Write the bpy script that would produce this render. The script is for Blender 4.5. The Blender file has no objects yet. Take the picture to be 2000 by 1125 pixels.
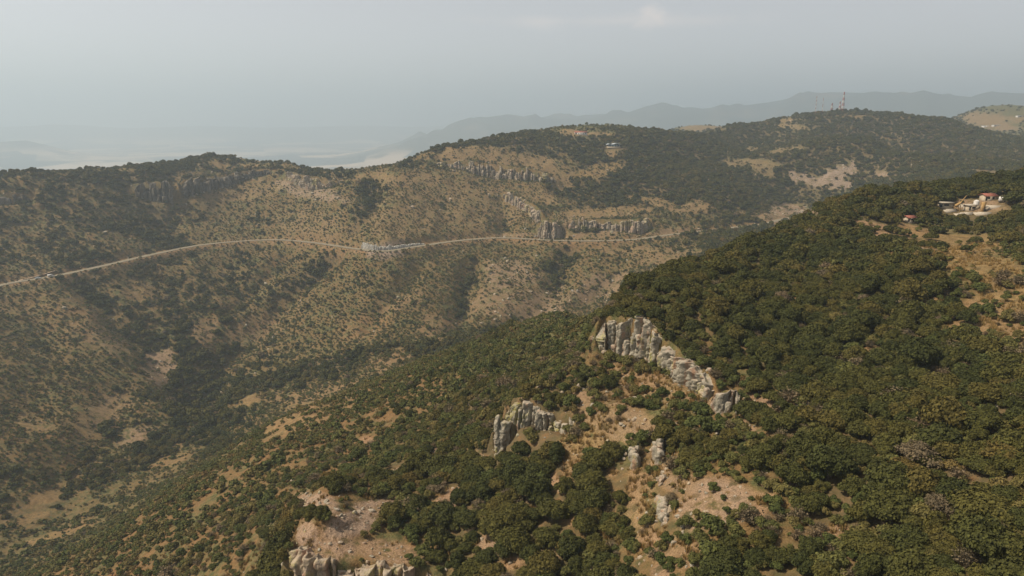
import bpy, math, random
import numpy as np
from mathutils import Vector

SC = bpy.context.scene
COL = SC.collection
rng = np.random.default_rng(7)
random.seed(7)

# ------------------------------------------------------------------ camera
F = 1389.0                                   # focal length in photograph pixels (25 mm on a 36 mm frame)
PITCH = math.atan((562.5 - 238) / F)         # the horizon lies above the middle of the frame
cam = bpy.data.cameras.new("camera")
cam.sensor_width = 36.0
cam.lens = 36.0 * F / 2000
cam.clip_start = 1.0
cam.clip_end = 150000
co = bpy.data.objects.new("camera", cam)
co.rotation_euler = (math.pi / 2 - PITCH, 0, 0)
COL.objects.link(co)
SC.camera = co

# ------------------------------------------------------------------ sun and sky
SUN_AZ, SUN_EL = math.radians(-99), math.radians(51)     # to the left of the view
w = bpy.data.worlds.new("World")
SC.world = w
w.use_nodes = True
nt = w.node_tree
nt.nodes.clear()
wo = nt.nodes.new("ShaderNodeOutputWorld")
bg = nt.nodes.new("ShaderNodeBackground")
sky = nt.nodes.new("ShaderNodeTexSky")
sky.sky_type = 'NISHITA'
sky.sun_disc = False
sky.sun_elevation = SUN_EL
sky.sun_rotation = SUN_AZ
sky.altitude = 2200
sky.air_density = 1.0
sky.dust_density = 4.0
bg.inputs['Strength'].default_value = 0.108
tc = nt.nodes.new("ShaderNodeTexCoord")


def wmath(op, a, b=None, c=None):
    n = nt.nodes.new("ShaderNodeMath"); n.operation = op
    for i, v in enumerate((a, b, c)):
        if v is None: continue
        if isinstance(v, (int, float)): n.inputs[i].default_value = v
        else: nt.links.new(v, n.inputs[i])
    return n.outputs[0]


# a small cumulus low in the sky and thin bands beside it
def cloud_mask(az, el, raz, rel, scale, lo, hi, detail):
    sep = nt.nodes.new("ShaderNodeSeparateXYZ"); nt.links.new(tc.outputs['Generated'], sep.inputs[0])
    noise = nt.nodes.new("ShaderNodeTexNoise"); noise.inputs['Scale'].default_value = scale
    noise.inputs['Detail'].default_value = detail
    mp = nt.nodes.new("ShaderNodeMapping"); mp.inputs['Scale'].default_value = (1, 1, 2.2)
    nt.links.new(tc.outputs['Generated'], mp.inputs[0]); nt.links.new(mp.outputs[0], noise.inputs['Vector'])
    a = wmath('ARCTAN2', sep.outputs[0], sep.outputs[1])
    e = wmath('ARCSINE', sep.outputs[2])
    da = wmath('DIVIDE', wmath('SUBTRACT', a, math.radians(az)), math.radians(raz))
    de = wmath('DIVIDE', wmath('SUBTRACT', e, math.radians(el)), math.radians(rel))
    r = wmath('SQRT', wmath('ADD', wmath('MULTIPLY', da, da), wmath('MULTIPLY', de, de)))
    v = wmath('ADD', wmath('SUBTRACT', 1.0, r), wmath('MULTIPLY', wmath('SUBTRACT', noise.outputs[0], 0.5), 2.2))
    mr = nt.nodes.new("ShaderNodeMapRange"); mr.interpolation_type = 'SMOOTHSTEP'
    nt.links.new(v, mr.inputs['Value'])
    mr.inputs['From Min'].default_value = lo; mr.inputs['From Max'].default_value = hi
    return mr.outputs[0]


cm1 = cloud_mask(10.9, 7.5, 2.4, 1.3, 26, 0.05, 0.9, 6)
cm2 = cloud_mask(7.0, 7.4, 19, 0.9, 9, 0.3, 1.5, 4)
cm3 = cloud_mask(26.0, 9.4, 10, 1.1, 12, 0.2, 1.4, 5)
cm = wmath('MAXIMUM', wmath('MAXIMUM', wmath('MULTIPLY', cm1, 0.32), wmath('MULTIPLY', cm2, 0.26)), wmath('MULTIPLY', cm3, 0.32))
mix = nt.nodes.new("ShaderNodeMix"); mix.data_type = 'RGBA'
nt.links.new(cm, mix.inputs[0])
hs = nt.nodes.new('ShaderNodeHueSaturation'); hs.inputs['Saturation'].default_value = .38
nt.links.new(sky.outputs[0], hs.inputs['Color']); wm = nt.nodes.new('ShaderNodeMix'); wm.data_type = 'RGBA'; wm.blend_type = 'MULTIPLY'; wm.inputs[0].default_value = 1.0; wm.inputs[7].default_value = (1.10, .99, .92, 1)
nt.links.new(hs.outputs[0], wm.inputs[6]); nt.links.new(wm.outputs[2], mix.inputs[6])
mix.inputs[7].default_value = (11.5, 9.0, 7.4, 1)
nt.links.new(mix.outputs[2], bg.inputs[0])
nt.links.new(bg.outputs[0], wo.inputs[0])

sl = bpy.data.lights.new("sun", 'SUN')
sl.energy = 4.4
sl.angle = math.radians(0.6)
sl.color = (1.0, 0.88, 0.72)
so = bpy.data.objects.new("sun", sl)
sd = Vector((math.sin(SUN_AZ) * math.cos(SUN_EL), math.cos(SUN_AZ) * math.cos(SUN_EL), math.sin(SUN_EL)))
so.rotation_euler = (-sd).to_track_quat('-Z', 'Y').to_euler()
so.location = (0, 0, 300)
COL.objects.link(so)

SC.view_settings.view_transform = 'Standard'
SC.view_settings.look = 'None'
SC.view_settings.exposure = 0.44
SC.view_settings.gamma = 1.0
SC.cycles.use_denoising = True
SC.cycles.max_bounces = 6
SC.cycles.diffuse_bounces = 3
SC.cycles.volume_bounces = 1
SC.cycles.transparent_max_bounces = 8
HAZE_DENSITY = 0.00022


# ------------------------------------------------------------------ helpers
def tag(o, label=None, cat=None, group=None, kind=None):
    if label: o['label'] = label
    if cat: o['category'] = cat
    if group: o['group'] = group
    if kind: o['kind'] = kind
    return o


def mesh_np(name, v, f, nverts=4):
    """v (n,3) floats, f (m,k) ints"""
    me = bpy.data.meshes.new(name)
    v = np.asarray(v, dtype=np.float32); f = np.asarray(f, dtype=np.int32)
    me.vertices.add(len(v)); me.vertices.foreach_set("co", v.ravel())
    k = f.shape[1]
    me.loops.add(f.size); me.loops.foreach_set("vertex_index", f.ravel())
    me.polygons.add(len(f))
    me.polygons.foreach_set("loop_start", np.arange(0, f.size, k, dtype=np.int32))
    me.update(calc_edges=True)
    return me


def obj_from(name, v, f, mat, parent=None, smooth=False):
    me = mesh_np(name, v, f)
    me.materials.append(mat)
    if smooth: me.polygons.foreach_set("use_smooth", np.ones(len(me.polygons), dtype=bool))
    o = bpy.data.objects.new(name, me)
    COL.objects.link(o)
    if parent: o.parent = parent
    return o


PERM = np.random.default_rng(3).permutation(4096)
GR = np.random.default_rng(4).uniform(0, 2 * math.pi, 4096)
GX, GY = np.cos(GR), np.sin(GR)


def n2(x, y, s=0):
    """2-D gradient noise, about -0.7 .. 0.7"""
    x = np.asarray(x, float) + s * 37.7; y = np.asarray(y, float) - s * 91.3
    xi = np.floor(x).astype(np.int64); yi = np.floor(y).astype(np.int64)
    xf = x - xi; yf = y - yi
    u = xf * xf * xf * (xf * (xf * 6 - 15) + 10); v = yf * yf * yf * (yf * (yf * 6 - 15) + 10)
    def g(i, j, dx, dy):
        h = PERM[(PERM[i & 4095] + j) & 4095]
        return GX[h] * dx + GY[h] * dy
    a = g(xi, yi, xf, yf); b = g(xi + 1, yi, xf - 1, yf)
    c = g(xi, yi + 1, xf, yf - 1); d = g(xi + 1, yi + 1, xf - 1, yf - 1)
    return (a + (b - a) * u) * (1 - v) + (c + (d - c) * u) * v


G3 = np.random.default_rng(5).normal(size=(4096, 3)); G3 /= np.linalg.norm(G3, axis=1)[:, None]


def n3(p, s=0):
    p = np.asarray(p, float) + s * 17.31
    i = np.floor(p).astype(np.int64); f = p - i
    u = f * f * f * (f * (f * 6 - 15) + 10)
    r = 0
    for dx in (0, 1):
        for dy in (0, 1):
            for dz in (0, 1):
                h = PERM[(PERM[(PERM[(i[:, 0] + dx) & 4095] + i[:, 1] + dy) & 4095] + i[:, 2] + dz) & 4095]
                g = G3[h]
                d = g[:, 0] * (f[:, 0] - dx) + g[:, 1] * (f[:, 1] - dy) + g[:, 2] * (f[:, 2] - dz)
                wt = (u[:, 0] if dx else 1 - u[:, 0]) * (u[:, 1] if dy else 1 - u[:, 1]) * (u[:, 2] if dz else 1 - u[:, 2])
                r = r + wt * d
    return r


def facets(p, sx, sz, s=0):
    """fractured rock: every cell of a jittered lattice carries its own tilted plane"""
    q = np.asarray(p, float) / np.array([sx, sx, sz]) + s * 7.3
    i = np.floor(q).astype(np.int64)
    best = np.full(len(q), 1e9); val = np.zeros(len(q)); sec = np.full(len(q), 1e9)
    for dx in (-1, 0, 1):
        for dy in (-1, 0, 1):
            for dz in (-1, 0, 1):
                c = i + [dx, dy, dz]
                h = PERM[(PERM[(PERM[c[:, 0] & 4095] + c[:, 1]) & 4095] + c[:, 2]) & 4095]
                o = c + .5 + G3[h] * .42
                d = q - o; r = (d * d).sum(1)
                g = G3[(h * 7 + 11) & 4095]; v = (g * d).sum(1) * 1.3 + (GX[h] * .45)
                m = r < best
                sec = np.where(m, best, np.minimum(sec, r)); val = np.where(m, v, val); best = np.where(m, r, best)
    edge = np.sqrt(sec) - np.sqrt(best)
    return val - .35 * np.exp(-(edge / .10) ** 2)


def fbm(x, y, o=4, s=0):
    r = 0; a = 1.0
    for k in range(o):
        r = r + a * n2(x * 2 ** k, y * 2 ** k, s + k); a *= 0.5
    return r


def sstep(a, b, x):
    t = np.clip((x - a) / (b - a), 0, 1)
    return t * t * (3 - 2 * t)


def ray(px, py):
    """photograph pixel -> (azimuth, rise per metre of horizontal distance)"""
    px = np.asarray(px, float); py = np.asarray(py, float)
    x = (px - 1000) / F; v = (py - 562.5) / F
    fy = math.cos(PITCH) - v * math.sin(PITCH); dn = math.sin(PITCH) + v * math.cos(PITCH)
    h = np.hypot(x, fy)
    return np.arctan2(x, fy), -dn / h


def pix(x, y, z):
    """world -> photograph pixel"""
    dep = y * math.cos(PITCH) - z * math.sin(PITCH)
    up = y * math.sin(PITCH) + z * math.cos(PITCH)
    dep = np.where(dep < 1, 1, dep)
    return 1000 + F * x / dep, 562.5 - F * up / dep


# ------------------------------------------------------------------ terrain control points: (px, py, distance)
C = [
 # near hill: crest and top
 (2000,355,480),(1900,378,440),(1800,387,400),(1700,392,370),(1640,402,345),(1590,415,325),(1540,447,300),(1480,475,280),
 (1400,503,255),(1320,537,228),(1250,562,205),(1210,590,188),(2000,500,235),(1800,500,232),(1650,500,240),(1500,550,215),
 (1900,430,330),(1750,450,290),(2000,700,155),(1700,700,155),(1400,650,165),(1550,850,118),(1850,850,118),(2000,1000,98),
 (1650,1000,99),(1500,1125,84),(1900,1125,84),(1450,780,136),(1350,950,108),(1300,1125,86),
 # terraces under the near cliffs
 (1200,720,160),(1250,760,148),(1180,800,140),(1330,850,125),(1150,870,131),(1250,900,122),(1100,960,119),(1200,1050,105),
 (1100,1125,100),(1050,760,155),(1050,900,134),(980,900,142),(950,850,158),(900,980,128),(950,1100,106),
 (800,1000,129),(700,1000,128),(620,960,140),(650,1080,114),(590,1050,120),
 # left flank of the near hill
 (1160,640,215),(1100,640,250),(1050,700,225),(1130,700,190),(1000,660,290),(1100,610,330),(950,750,205),(900,700,270),
 (850,800,212),(800,720,320),(750,900,180),(650,850,235),(700,780,280),(550,900,225),(560,1000,165),(540,1100,135),
 (450,1000,205),(400,920,300),(300,1100,200),(300,980,290),(200,1050,280),(500,840,330),(100,1125,245),
 # creek at the valley bottom
 (1200,575,625),(960,650,545),(700,700,520),(480,790,515),(350,850,480),(100,970,424),(0,1030,400),
 # opposite slope, below the road
 (50,620,634),(50,700,568),(50,800,510),(50,900,452),(300,560,704),(300,640,636),(300,720,568),(300,800,512),
 (500,560,699),(500,640,630),(500,700,585),(700,560,624),(700,620,583),(950,540,651),(950,600,598),(1150,520,667),
 (1400,480,720),(1350,500,680),(1450,455,775),(1250,540,640),(1300,505,680),
 # above the road, left bowl
 (50,430,806),(50,400,822),(50,375,836),(300,440,827),(300,395,875),(300,355,893),(420,420,865),(420,353,937),
 (560,400,853),(560,350,908),(700,400,762),(850,400,771),(850,325,853),(980,400,799),(980,336,865),
 # skyline of the left ridge and of the middle hill
 (0,345,870),(100,345,890),(200,343,905),(300,330,938),(350,316,990),(420,306,1016),(480,318,985),(560,328,930),(650,336,890),
 (720,337,845),(770,326,850),(850,298,887),(900,284,930),(1000,262,1005),(1100,253,1060),(1200,248,1100),(1280,258,1130),
 (980,290,930),(1100,300,950),(1200,290,990),(1150,350,889),(1150,400,827),(1150,440,748),(1300,430,793),(1300,400,847),(1300,350,925),(1300,300,1034),
 # tower hill
 (1350,263,1200),(1400,252,1350),(1440,248,1400),(1500,238,1450),(1560,227,1480),(1640,218,1500),(1700,222,1500),(1780,228,1490),(1840,235,1480),
 (1880,245,1470),(1940,262,1450),(2000,277,1430),(1500,265,1330),(1450,290,1230),(1650,255,1360),(1760,262,1340),(1850,290,1280),
 (1900,310,1150),(2000,320,1150),(1400,310,1080),(1350,330,1000),(1400,350,960),(1400,400,860),(1470,320,1060),
 # rounded hill with white rocks
 (1690,272,1180),(1620,288,1130),(1560,330,1060),(1600,350,1050),(1700,330,1080),(1650,385,1000),(1550,388,1010),(1750,370,970),
 (1780,300,1110),(1830,330,1020),(1850,360,925),(1900,350,950),(2000,350,900),(1540,408,965),
 # hills behind
 (1370,245,1900),(1290,264,1900),(1440,254,1900),(1870,231,2300),(1910,220,2350),(2000,221,2350),(1960,250,1950),
]
ROAD = [(-120,600,-131),(0,558,-128),(100,541,-126.5),(200,520,-125),(300,497,-123.7),(400,478,-122.3),(520,469,-121),(600,473,-119.5),
        (700,487,-118),(750,491,-118),(820,481,-118),(900,470,-118),(980,465,-118),(1080,470,-117.5),(1160,471,-117),(1240,468,-116),
        (1300,460,-115),(1370,452,-113.5),(1430,445,-112),(1490,438,-110),(1530,428,-109),(1575,421,-108)]
HID = [  # hidden ground (px, distance, z)
 (1600,560,-132),(1700,600,-122),(1850,650,-112),(2000,700,-95),(1500,480,-140),(1400,430,-140),(1300,450,-146),(1650,440,-85),(1850,530,-75),(1250,300,-90),
 (0,1100,-130),(200,1150,-130),(420,1250,-130),(600,1120,-130),(740,1020,-120),(870,1120,-100),(1000,1300,-110),(1200,1350,-80),(1300,1380,-90),
 (0,1700,-290),(300,1700,-290),(600,1700,-290),(900,1750,-270),(1150,1800,-230),(1690,1270,-50),(1800,1190,-60),(1320,1550,-110),
 (1500,1800,-40),(1700,1800,-60),(1850,1800,-60),(0,2700,-385),(500,2700,-385),(1000,2700,-370),(1400,2700,-280),(1700,2700,-300),(2000,2800,-200),
 (500,90,-101),(700,88,-97),(600,95,-100),(900,78,-84),(1100,75,-73),(1300,62,-62),(1700,60,-58),(2000,60,-52),(100,100,-120),(300,100,-112),
 (0,200,-135),(1500,45,-62),(1000,45,-82),(500,45,-105),(0,45,-115)]


def tps_fit(u, v, z, lam):
    n = len(u)
    d2 = (u[:, None] - u[None]) ** 2 + (v[:, None] - v[None]) ** 2
    K = 0.5 * d2 * np.log(d2 + 1e-12) + lam * np.eye(n)
    P = np.stack([np.ones(n), u, v], 1)
    A = np.zeros((n + 3, n + 3)); A[:n, :n] = K; A[:n, n:] = P; A[n:, :n] = P.T
    return np.linalg.solve(A, np.concatenate([z, np.zeros(3)]))


cu, cv, cz = [], [], []
def addc(a, d, z): cu.append(float(a)); cv.append(0.6 * math.log(d)); cz.append(float(z))
for px, py, d in C:
    a, t = ray(px, py); addc(a, d, t * d)
road_pts = []
for px, py, z in ROAD:
    a, t = ray(px, py); d = z / t
    addc(a, d, z); road_pts.append((math.sin(a) * d, math.cos(a) * d, z))
for px, d, z in HID:
    a, t = ray(px, 400); addc(a, d, z)
cu, cv, cz = map(np.array, (cu, cv, cz))
coef = tps_fit(cu, cv, cz, 2e-5)

AZ = np.concatenate([np.radians(np.linspace(-180, -48, 60, endpoint=False)), np.radians(np.linspace(-48, 48, 1150)),
                     np.radians(np.linspace(180, 48, 60, endpoint=False))[::-1]])
LR = np.concatenate([np.linspace(math.log(40), math.log(1600), 1000, endpoint=False),
                     np.linspace(math.log(1600), math.log(3000), 70, endpoint=False), np.linspace(math.log(3000), math.log(52000), 170)])
RR = np.exp(LR)
# coarse evaluation of the spline
ga = np.radians(np.linspace(-42, 42, 260)); gl = np.linspace(math.log(40), math.log(3800), 330)
U, V = np.meshgrid(ga, 0.6 * gl)
Zc = coef[-3] + coef[-2] * U + coef[-1] * V
for k in range(len(cu)):
    d2 = (U - cu[k]) ** 2 + (V - cv[k]) ** 2
    Zc += coef[k] * 0.5 * d2 * np.log(d2 + 1e-12)


def bil(G, fi, fj):
    fi = np.clip(fi, 0, G.shape[0] - 1.001); fj = np.clip(fj, 0, G.shape[1] - 1.001)
    i = fi.astype(int); j = fj.astype(int); a = fi - i; b = fj - j
    return (G[i, j] * (1 - b) + G[i, j + 1] * b) * (1 - a) + (G[i + 1, j] * (1 - b) + G[i + 1, j + 1] * b) * a


def base_z(az, lr):
    return bil(Zc, (lr - gl[0]) / (gl[1] - gl[0]), (az - ga[0]) / (ga[1] - ga[0]))


A2, L2 = np.meshgrid(AZ, LR)
R2 = np.exp(L2)
X, Y = np.sin(A2) * R2, np.cos(A2) * R2
side = sstep(math.radians(45), math.radians(120), np.abs(A2))
Z = base_z(A2, np.minimum(L2, gl[-1]))
Z = Z * (1 - side) + side * (-110 - 0.12 * np.minimum(R2, 3500))

# gullies that carry the tree lines: pixel polylines
GUL = [([(655,497),(600,540),(540,600),(480,650),(430,700),(385,770)], 9, 16), ([(170,560),(240,630),(310,690),(360,760)], 5.5, 16),
       ([(1110,480),(1090,540),(1060,590),(975,645)], 7, 14), ([(925,515),(905,600),(890,640)], 5, 11), ([(230,760),(205,850),(130,930)], 3, 14),
       ([(725,350),(735,400),(700,440)], 6, 14), ([(300,400),(335,450),(400,470)], 5, 20), ([(990,395),(985,455)], 5, 10), ([(560,500),(500,560),(450,600)], 5, 10),
       ([(1200,540),(1130,590)], 5, 10), ([(820,520),(770,570),(720,640)], 4, 9), ([(60,600),(90,700),(60,800)], 2.5, 14)]


def seg_dist(px, py, poly):
    """distance from points to polyline and the parameter along it (0..n-1)"""
    best = np.full(px.shape, 1e9); par = np.zeros(px.shape)
    for k in range(len(poly) - 1):
        ax, ay = poly[k][:2]; bx, by = poly[k + 1][:2]
        dx, dy = bx - ax, by - ay
        t = np.clip(((px - ax) * dx + (py - ay) * dy) / (dx * dx + dy * dy), 0, 1)
        d = np.hypot(px - ax - t * dx, py - ay - t * dy)
        m = d < best
        best = np.where(m, d, best); par = np.where(m, k + t, par)
    return best, par


def hit_coarse(px, py, dmin=60):
    a, t = ray(px, py)
    ls = np.linspace(math.log(dmin), math.log(3700), 1500)
    tt = base_z(np.full(1500, float(a)), ls) / np.exp(ls)
    k = np.argmax(tt >= t)
    r = math.exp(ls[k])
    return math.sin(a) * r, math.cos(a) * r, tt[k] * r


rmask = sstep(170, 330, R2) * (1 - sstep(1300, 2200, R2))
for poly, dep, wid in GUL:
    wp = [hit_coarse(px, py, 330) for px, py in poly]
    xs = [p[0] for p in wp]; ys = [p[1] for p in wp]
    m = (X > min(xs) - 60) & (X < max(xs) + 60) & (Y > min(ys) - 60) & (Y < max(ys) + 60)
    dd, _ = seg_dist(X[m], Y[m], wp)
    Z[m] -= 1.65 * dep * np.exp(-(dd / wid) ** 2)

# relief at many scales
wx = X + 25 * n2(X / 130, Y / 130, 1); wy = Y + 25 * n2(X / 130, Y / 130, 2)
near = 1 - sstep(2600, 4200, R2)
rid = 1 - 2 * np.abs(n2(wx / 75, wy / 75, 3))
rid2 = 1 - 2 * np.abs(n2(wx / 28, wy / 28, 4))
amp = np.clip(R2 / 700, 0.15, 1.6) * near
Z += amp * ((3.9 + .3 * rmask) * (rid - 0.55) + 1.7 * (rid2 - 0.55)) * (0.35 + 0.65 * rmask)
det = (R2 < 2500)
Z[det] += (0.9 * n2(X[det] / 13, Y[det] / 13, 5) + 0.45 * n2(X[det] / 5.2, Y[det] / 5.2, 6)) * np.clip(R2[det] / 260, .5, 1.2)
det = (R2 < 420)
Z[det] += 0.28 * n2(X[det] / 1.9, Y[det] / 1.9, 7) + 0.12 * n2(X[det] / 0.8, Y[det] / 0.8, 8)

# far plain and ranges
def skyz(pts, A):
    a = []; t = []
    for px, py in pts:
        aa, tt = ray(px, py); a.append(float(aa)); t.append(float(tt))
    return np.interp(A, a, t, left=t[0], right=t[-1])
far = sstep(2900, 4600, R2)
plain = -380 + 26 * fbm(X / 2600, Y / 2600, 5, 11) + 9 * n2(X / 500, Y / 500, 12)
S1 = [(500,330),(650,310),(780,284),(880,254),(940,240),(1000,232),(1060,236),(1100,232),(1150,230),(1200,228),(1240,220),(1270,214),(1300,210),(1318,213),(1335,219),(1370,216),(1400,212),
      (1425,210),(1440,205),(1455,208),(1500,201),(1540,192),(1580,185),(1620,180),(1700,181),(1800,187),(1850,185),(1900,190),(1940,183),(2000,184),(2200,190)]
t1 = skyz(S1, A2)
r1 = 8200
pz = np.maximum(t1 * r1, -380)
prof = np.exp(-np.abs((L2 - math.log(r1)) / 0.17) ** 1.6)
ro = (1 - 2 * np.abs(n2(X / 900 + n2(X / 1500, Y / 1500, 22), Y / 900, 21))) * 130 + fbm(X / 350, Y / 350, 3, 23) * 50
plain = plain + (pz + 380) * prof + ro * sstep(.15, .6, prof) * (1 - sstep(.82, 1, prof)) * sstep(-380, -150, pz)
S2 = [(-300,262),(0,246),(60,243),(100,240),(150,242),(200,247),(260,250),(330,247),(400,243),(520,246),(700,243),(800,246),(1000,243),(2200,243)]
t2 = skyz(S2, A2); t2 = np.where(A2 < -0.7, t2[0, 0], t2)
prof = np.exp(-((L2 - math.log(16000)) / 0.13) ** 2)
plain = plain + (t2 * 16000 + 380) * prof * (0.93 + 0.12 * n2(X / 2500, Y / 2500, 31))
S3 = [(-300,285),(0,276),(50,272),(90,280),(140,292),(300,312),(2200,330)]
t3 = skyz(S3, A2)
prof = np.exp(-((L2 - math.log(9500)) / 0.09) ** 2)
plain = plain + np.maximum(t3 * 9500 + 380, 0) * prof * sstep(.30, .62, -A2)
Z = Z * (1 - far) + plain * far

# ------------------------------------------------------------------ cliffs: (name, points (px, top, base, distance), pillar width, rows, label)
CL = [
 ("main", [(1166,642,676,166),(1180,612,684,168),(1215,612,697,166),(1245,622,706,163),(1270,640,714,159),(1300,662,722,155),(1330,690,738,150),(1355,706,756,145),(1374,726,770,141),(1392,746,784,138)], 1.5, 3,
  "tall grey and ochre columnar cliff on the near hillside, largest outcrop of all"),
 ("block", [(1400,762,796,132),(1425,758,800,131),(1446,764,790,131)], 1.5, 2, "short pale blocky outcrop at the lower right end of the tall ochre cliff"),
 ("lower", [(992,776,822,149),(1010,774,826,148),(1035,776,830,147),(1060,798,838,145),(1085,808,838,144),(1105,806,846,142),(1122,802,838,142)], 1.1, 3,
  "lower grey outcrop of leaning pillars, below and left of the tall ochre cliff"),
 ("pinnacle", [(968,826,872,147),(978,812,884,146),(990,816,884,146)], 1.5, 2, "yellow stained rock pinnacle at the left tip of the lower grey outcrop"),
 ("upperlow", [(1046,752,772,156),(1062,750,770,155)], 1.1, 2, "small ochre knob of rock just above the lower grey outcrop"),
 ("spine_a", [(1236,866,915,123),(1242,885,920,120)], 0.9, 2, "narrow grey rock rib left of two tall slender pillars on the slope"),
 ("spine_b", [(1280,852,905,124),(1288,868,925,119)], 0.9, 2, "tall slender grey rock rib among oaks in the middle of the near slope"),
 ("spine_c", [(1290,966,1005,108),(1293,985,1030,105),(1300,1010,1058,101),(1306,1036,1065,99)], 1.1, 3, "jagged grey rock spine running straight downhill beside the reddish rubble"),
 ("spine_d", [(1294,912,950,117),(1291,935,972,112)], 0.9, 2, "low jagged rocks between the slender ribs and the jagged rock spine"),
 ("spine_e", [(1308,1052,1082,98),(1318,1062,1092,96)], 0.8, 2, "small rock teeth just above the smooth standing rock"),
 ("spine_f", [(1205,745,765,157),(1212,752,772,155)], 0.8, 1, "short rock stub in the dry grass under the middle of the ochre cliff"),
 ("stand", [(1292,1088,1135,93),(1303,1084,1135,92)], 0.9, 2, "smooth grey standing rock at the bottom edge of the picture"),
 ("platform", [(578,1050,1105,119),(590,1078,1130,116),(620,1096,1150,113),(660,1098,1155,112),(700,1098,1155,112),(745,1100,1155,111),(790,1105,1155,110),(840,1112,1150,109)], 1.5, 3,
  "tan crumbling cliff edge under the pale stony platform at the bottom"),
 ("hill_band", [(846,318,330,862),(880,313,330,862),(910,313,336,862),(940,317,346,860),(970,320,351,858),(1000,324,350,858),(1030,328,354,858),(1060,334,354,858),(1086,344,357,862)], 3.6, 3,
  "long grey band of cliff high on the middle hill above the road"),
 ("hill_diag", [(985,372,388,815),(1010,385,402,800),(1035,396,416,785),(1055,412,440,765)], 3.2, 2, "broken brown rock steps descending diagonally on the middle hill"),
 ("road_buttress", [(1056,430,464,738),(1068,428,469,732),(1084,430,469,732),(1100,434,468,738)], 3.0, 3, "tan rock buttress standing right above the road bend"),
 ("road_wall", [(1112,430,456,745),(1150,428,452,750),(1190,428,450,752),(1225,428,454,748),(1250,426,458,748),(1268,420,446,762)], 3.4, 2, "low dark cliff under the orange terrace right of the road buttress"),
 ("bowl_a", [(262,356,384,884),(285,354,390,880),(310,352,392,876),(335,350,392,874)], 4.0, 2, "shaded cliff buttress left of the long dark cliff on the left ridge"),
 ("bowl_b", [(352,350,386,880),(380,346,376,890),(410,343,370,900),(440,339,362,912),(470,334,353,925),(500,331,348,935),(530,329,342,930)], 4.0, 3, "long dark shaded cliff wrapping the bowl under the small summit"),
 ("ridge_right", [(560,332,346,905),(590,342,366,880),(620,346,376,868),(650,350,378,858),(680,356,376,850)], 3.4, 2, "crumbling grey pillared outcrop right of the long dark cliff on the left ridge"),
 ("far_left", [(-20,378,404,835),(15,376,404,835),(45,378,400,838),(62,384,398,840)], 4.0, 2, "hazy brown cliff at the left edge under the ridge"),
]
LRN = LR
def zgrid_at(x, y):
    r = np.hypot(x, y); a = np.arctan2(x, y); l = np.log(r)
    return bil(Z, np.interp(l, LR, np.arange(len(LR))), np.interp(a, AZ, np.arange(len(AZ))))


cliffs = []
for nm, pts, wd, rows, label in CL:
    W = []
    for px, pt, pb, d in pts:
        a, tt = ray(px, pt); _, tb = ray(px, pb)
        W.append((math.sin(a) * d, math.cos(a) * d, tb * d, tt * d))
    W = np.array(W)
    cliffs.append(W)
    if nm.startswith('spine') or nm in ('stand', 'upperlow'): continue
    L = (7.0 if nm == 'platform' else 4.6) if W[0, 1] < 300 else 16.0
    xs, ys = W[:, 0], W[:, 1]
    m = (X > xs.min() - 6 * L) & (X < xs.max() + 6 * L) & (Y > ys.min() - 6 * L) & (Y < ys.max() + 6 * L) & (R2 < 1500)
    gx, gy = X[m], Y[m]
    dd, par = seg_dist(gx, gy, [(p[0], p[1]) for p in W])
    k = np.clip(par.astype(int), 0, len(W) - 2); f = par - k
    bx = W[k, 0] * (1 - f) + W[k + 1, 0] * f; by = W[k, 1] * (1 - f) + W[k + 1, 1] * f
    zb = W[k, 2] * (1 - f) + W[k + 1, 2] * f; zt = W[k, 3] * (1 - f) + W[k + 1, 3] * f
    sgn = np.sign((gx - bx) * bx + (gy - by) * by)       # behind the line (+) or on the camera side (-)
    s = dd * sgn
    tgt = np.where(s > 0, zt - 0.3, zb)
    step = zb + (zt - 0.3 - zb) * sstep(-0.1 * wd, .75 * wd, s)
    cur = Z[m]
    inn = sstep(0.0, .5, par) * sstep(0.0, .5, len(W) - 1 - par)
    Le = L * (.35 + .65 * inn)
    wgt = np.exp(-(dd / Le) ** 2)
    if W[0, 1] < 300:
        # keep the ground behind no higher than a gentle rise from the edge
        pass
    Z[m] = cur * (1 - wgt) + step * wgt

# road bed: a level bench with a cut bank above it
def resample(P, step):
    P = np.array(P); out = []
    # Catmull-Rom
    Q = np.vstack([2 * P[0] - P[1], P, 2 * P[-1] - P[-2]])
    for k in range(1, len(Q) - 2):
        n = max(2, int(np.linalg.norm(Q[k + 1] - Q[k]) / step))
        for j in range(n):
            t = j / n
            out.append(0.5 * (2 * Q[k] + (Q[k + 1] - Q[k - 1]) * t + (2 * Q[k - 1] - 5 * Q[k] + 4 * Q[k + 1] - Q[k + 2]) * t * t + (3 * Q[k] - Q[k - 1] - 3 * Q[k + 1] + Q[k + 2]) * t ** 3))
    out.append(P[-1])
    return np.array(out)


RP = resample(road_pts, 8)
m = (R2 > 600) & (R2 < 1000) & (np.abs(A2) < math.radians(47))
dd, par = seg_dist(X[m], Y[m], RP)
k = np.clip(par.astype(int), 0, len(RP) - 2); f = par - k
rz = RP[k, 2] * (1 - f) + RP[k + 1, 2] * f
wgt = 1 - sstep(5.0, 11.0, dd)
Z[m] = Z[m] * (1 - wgt) + rz * wgt
road_d = np.full(X.shape, 999.0); road_d[m] = dd

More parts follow.
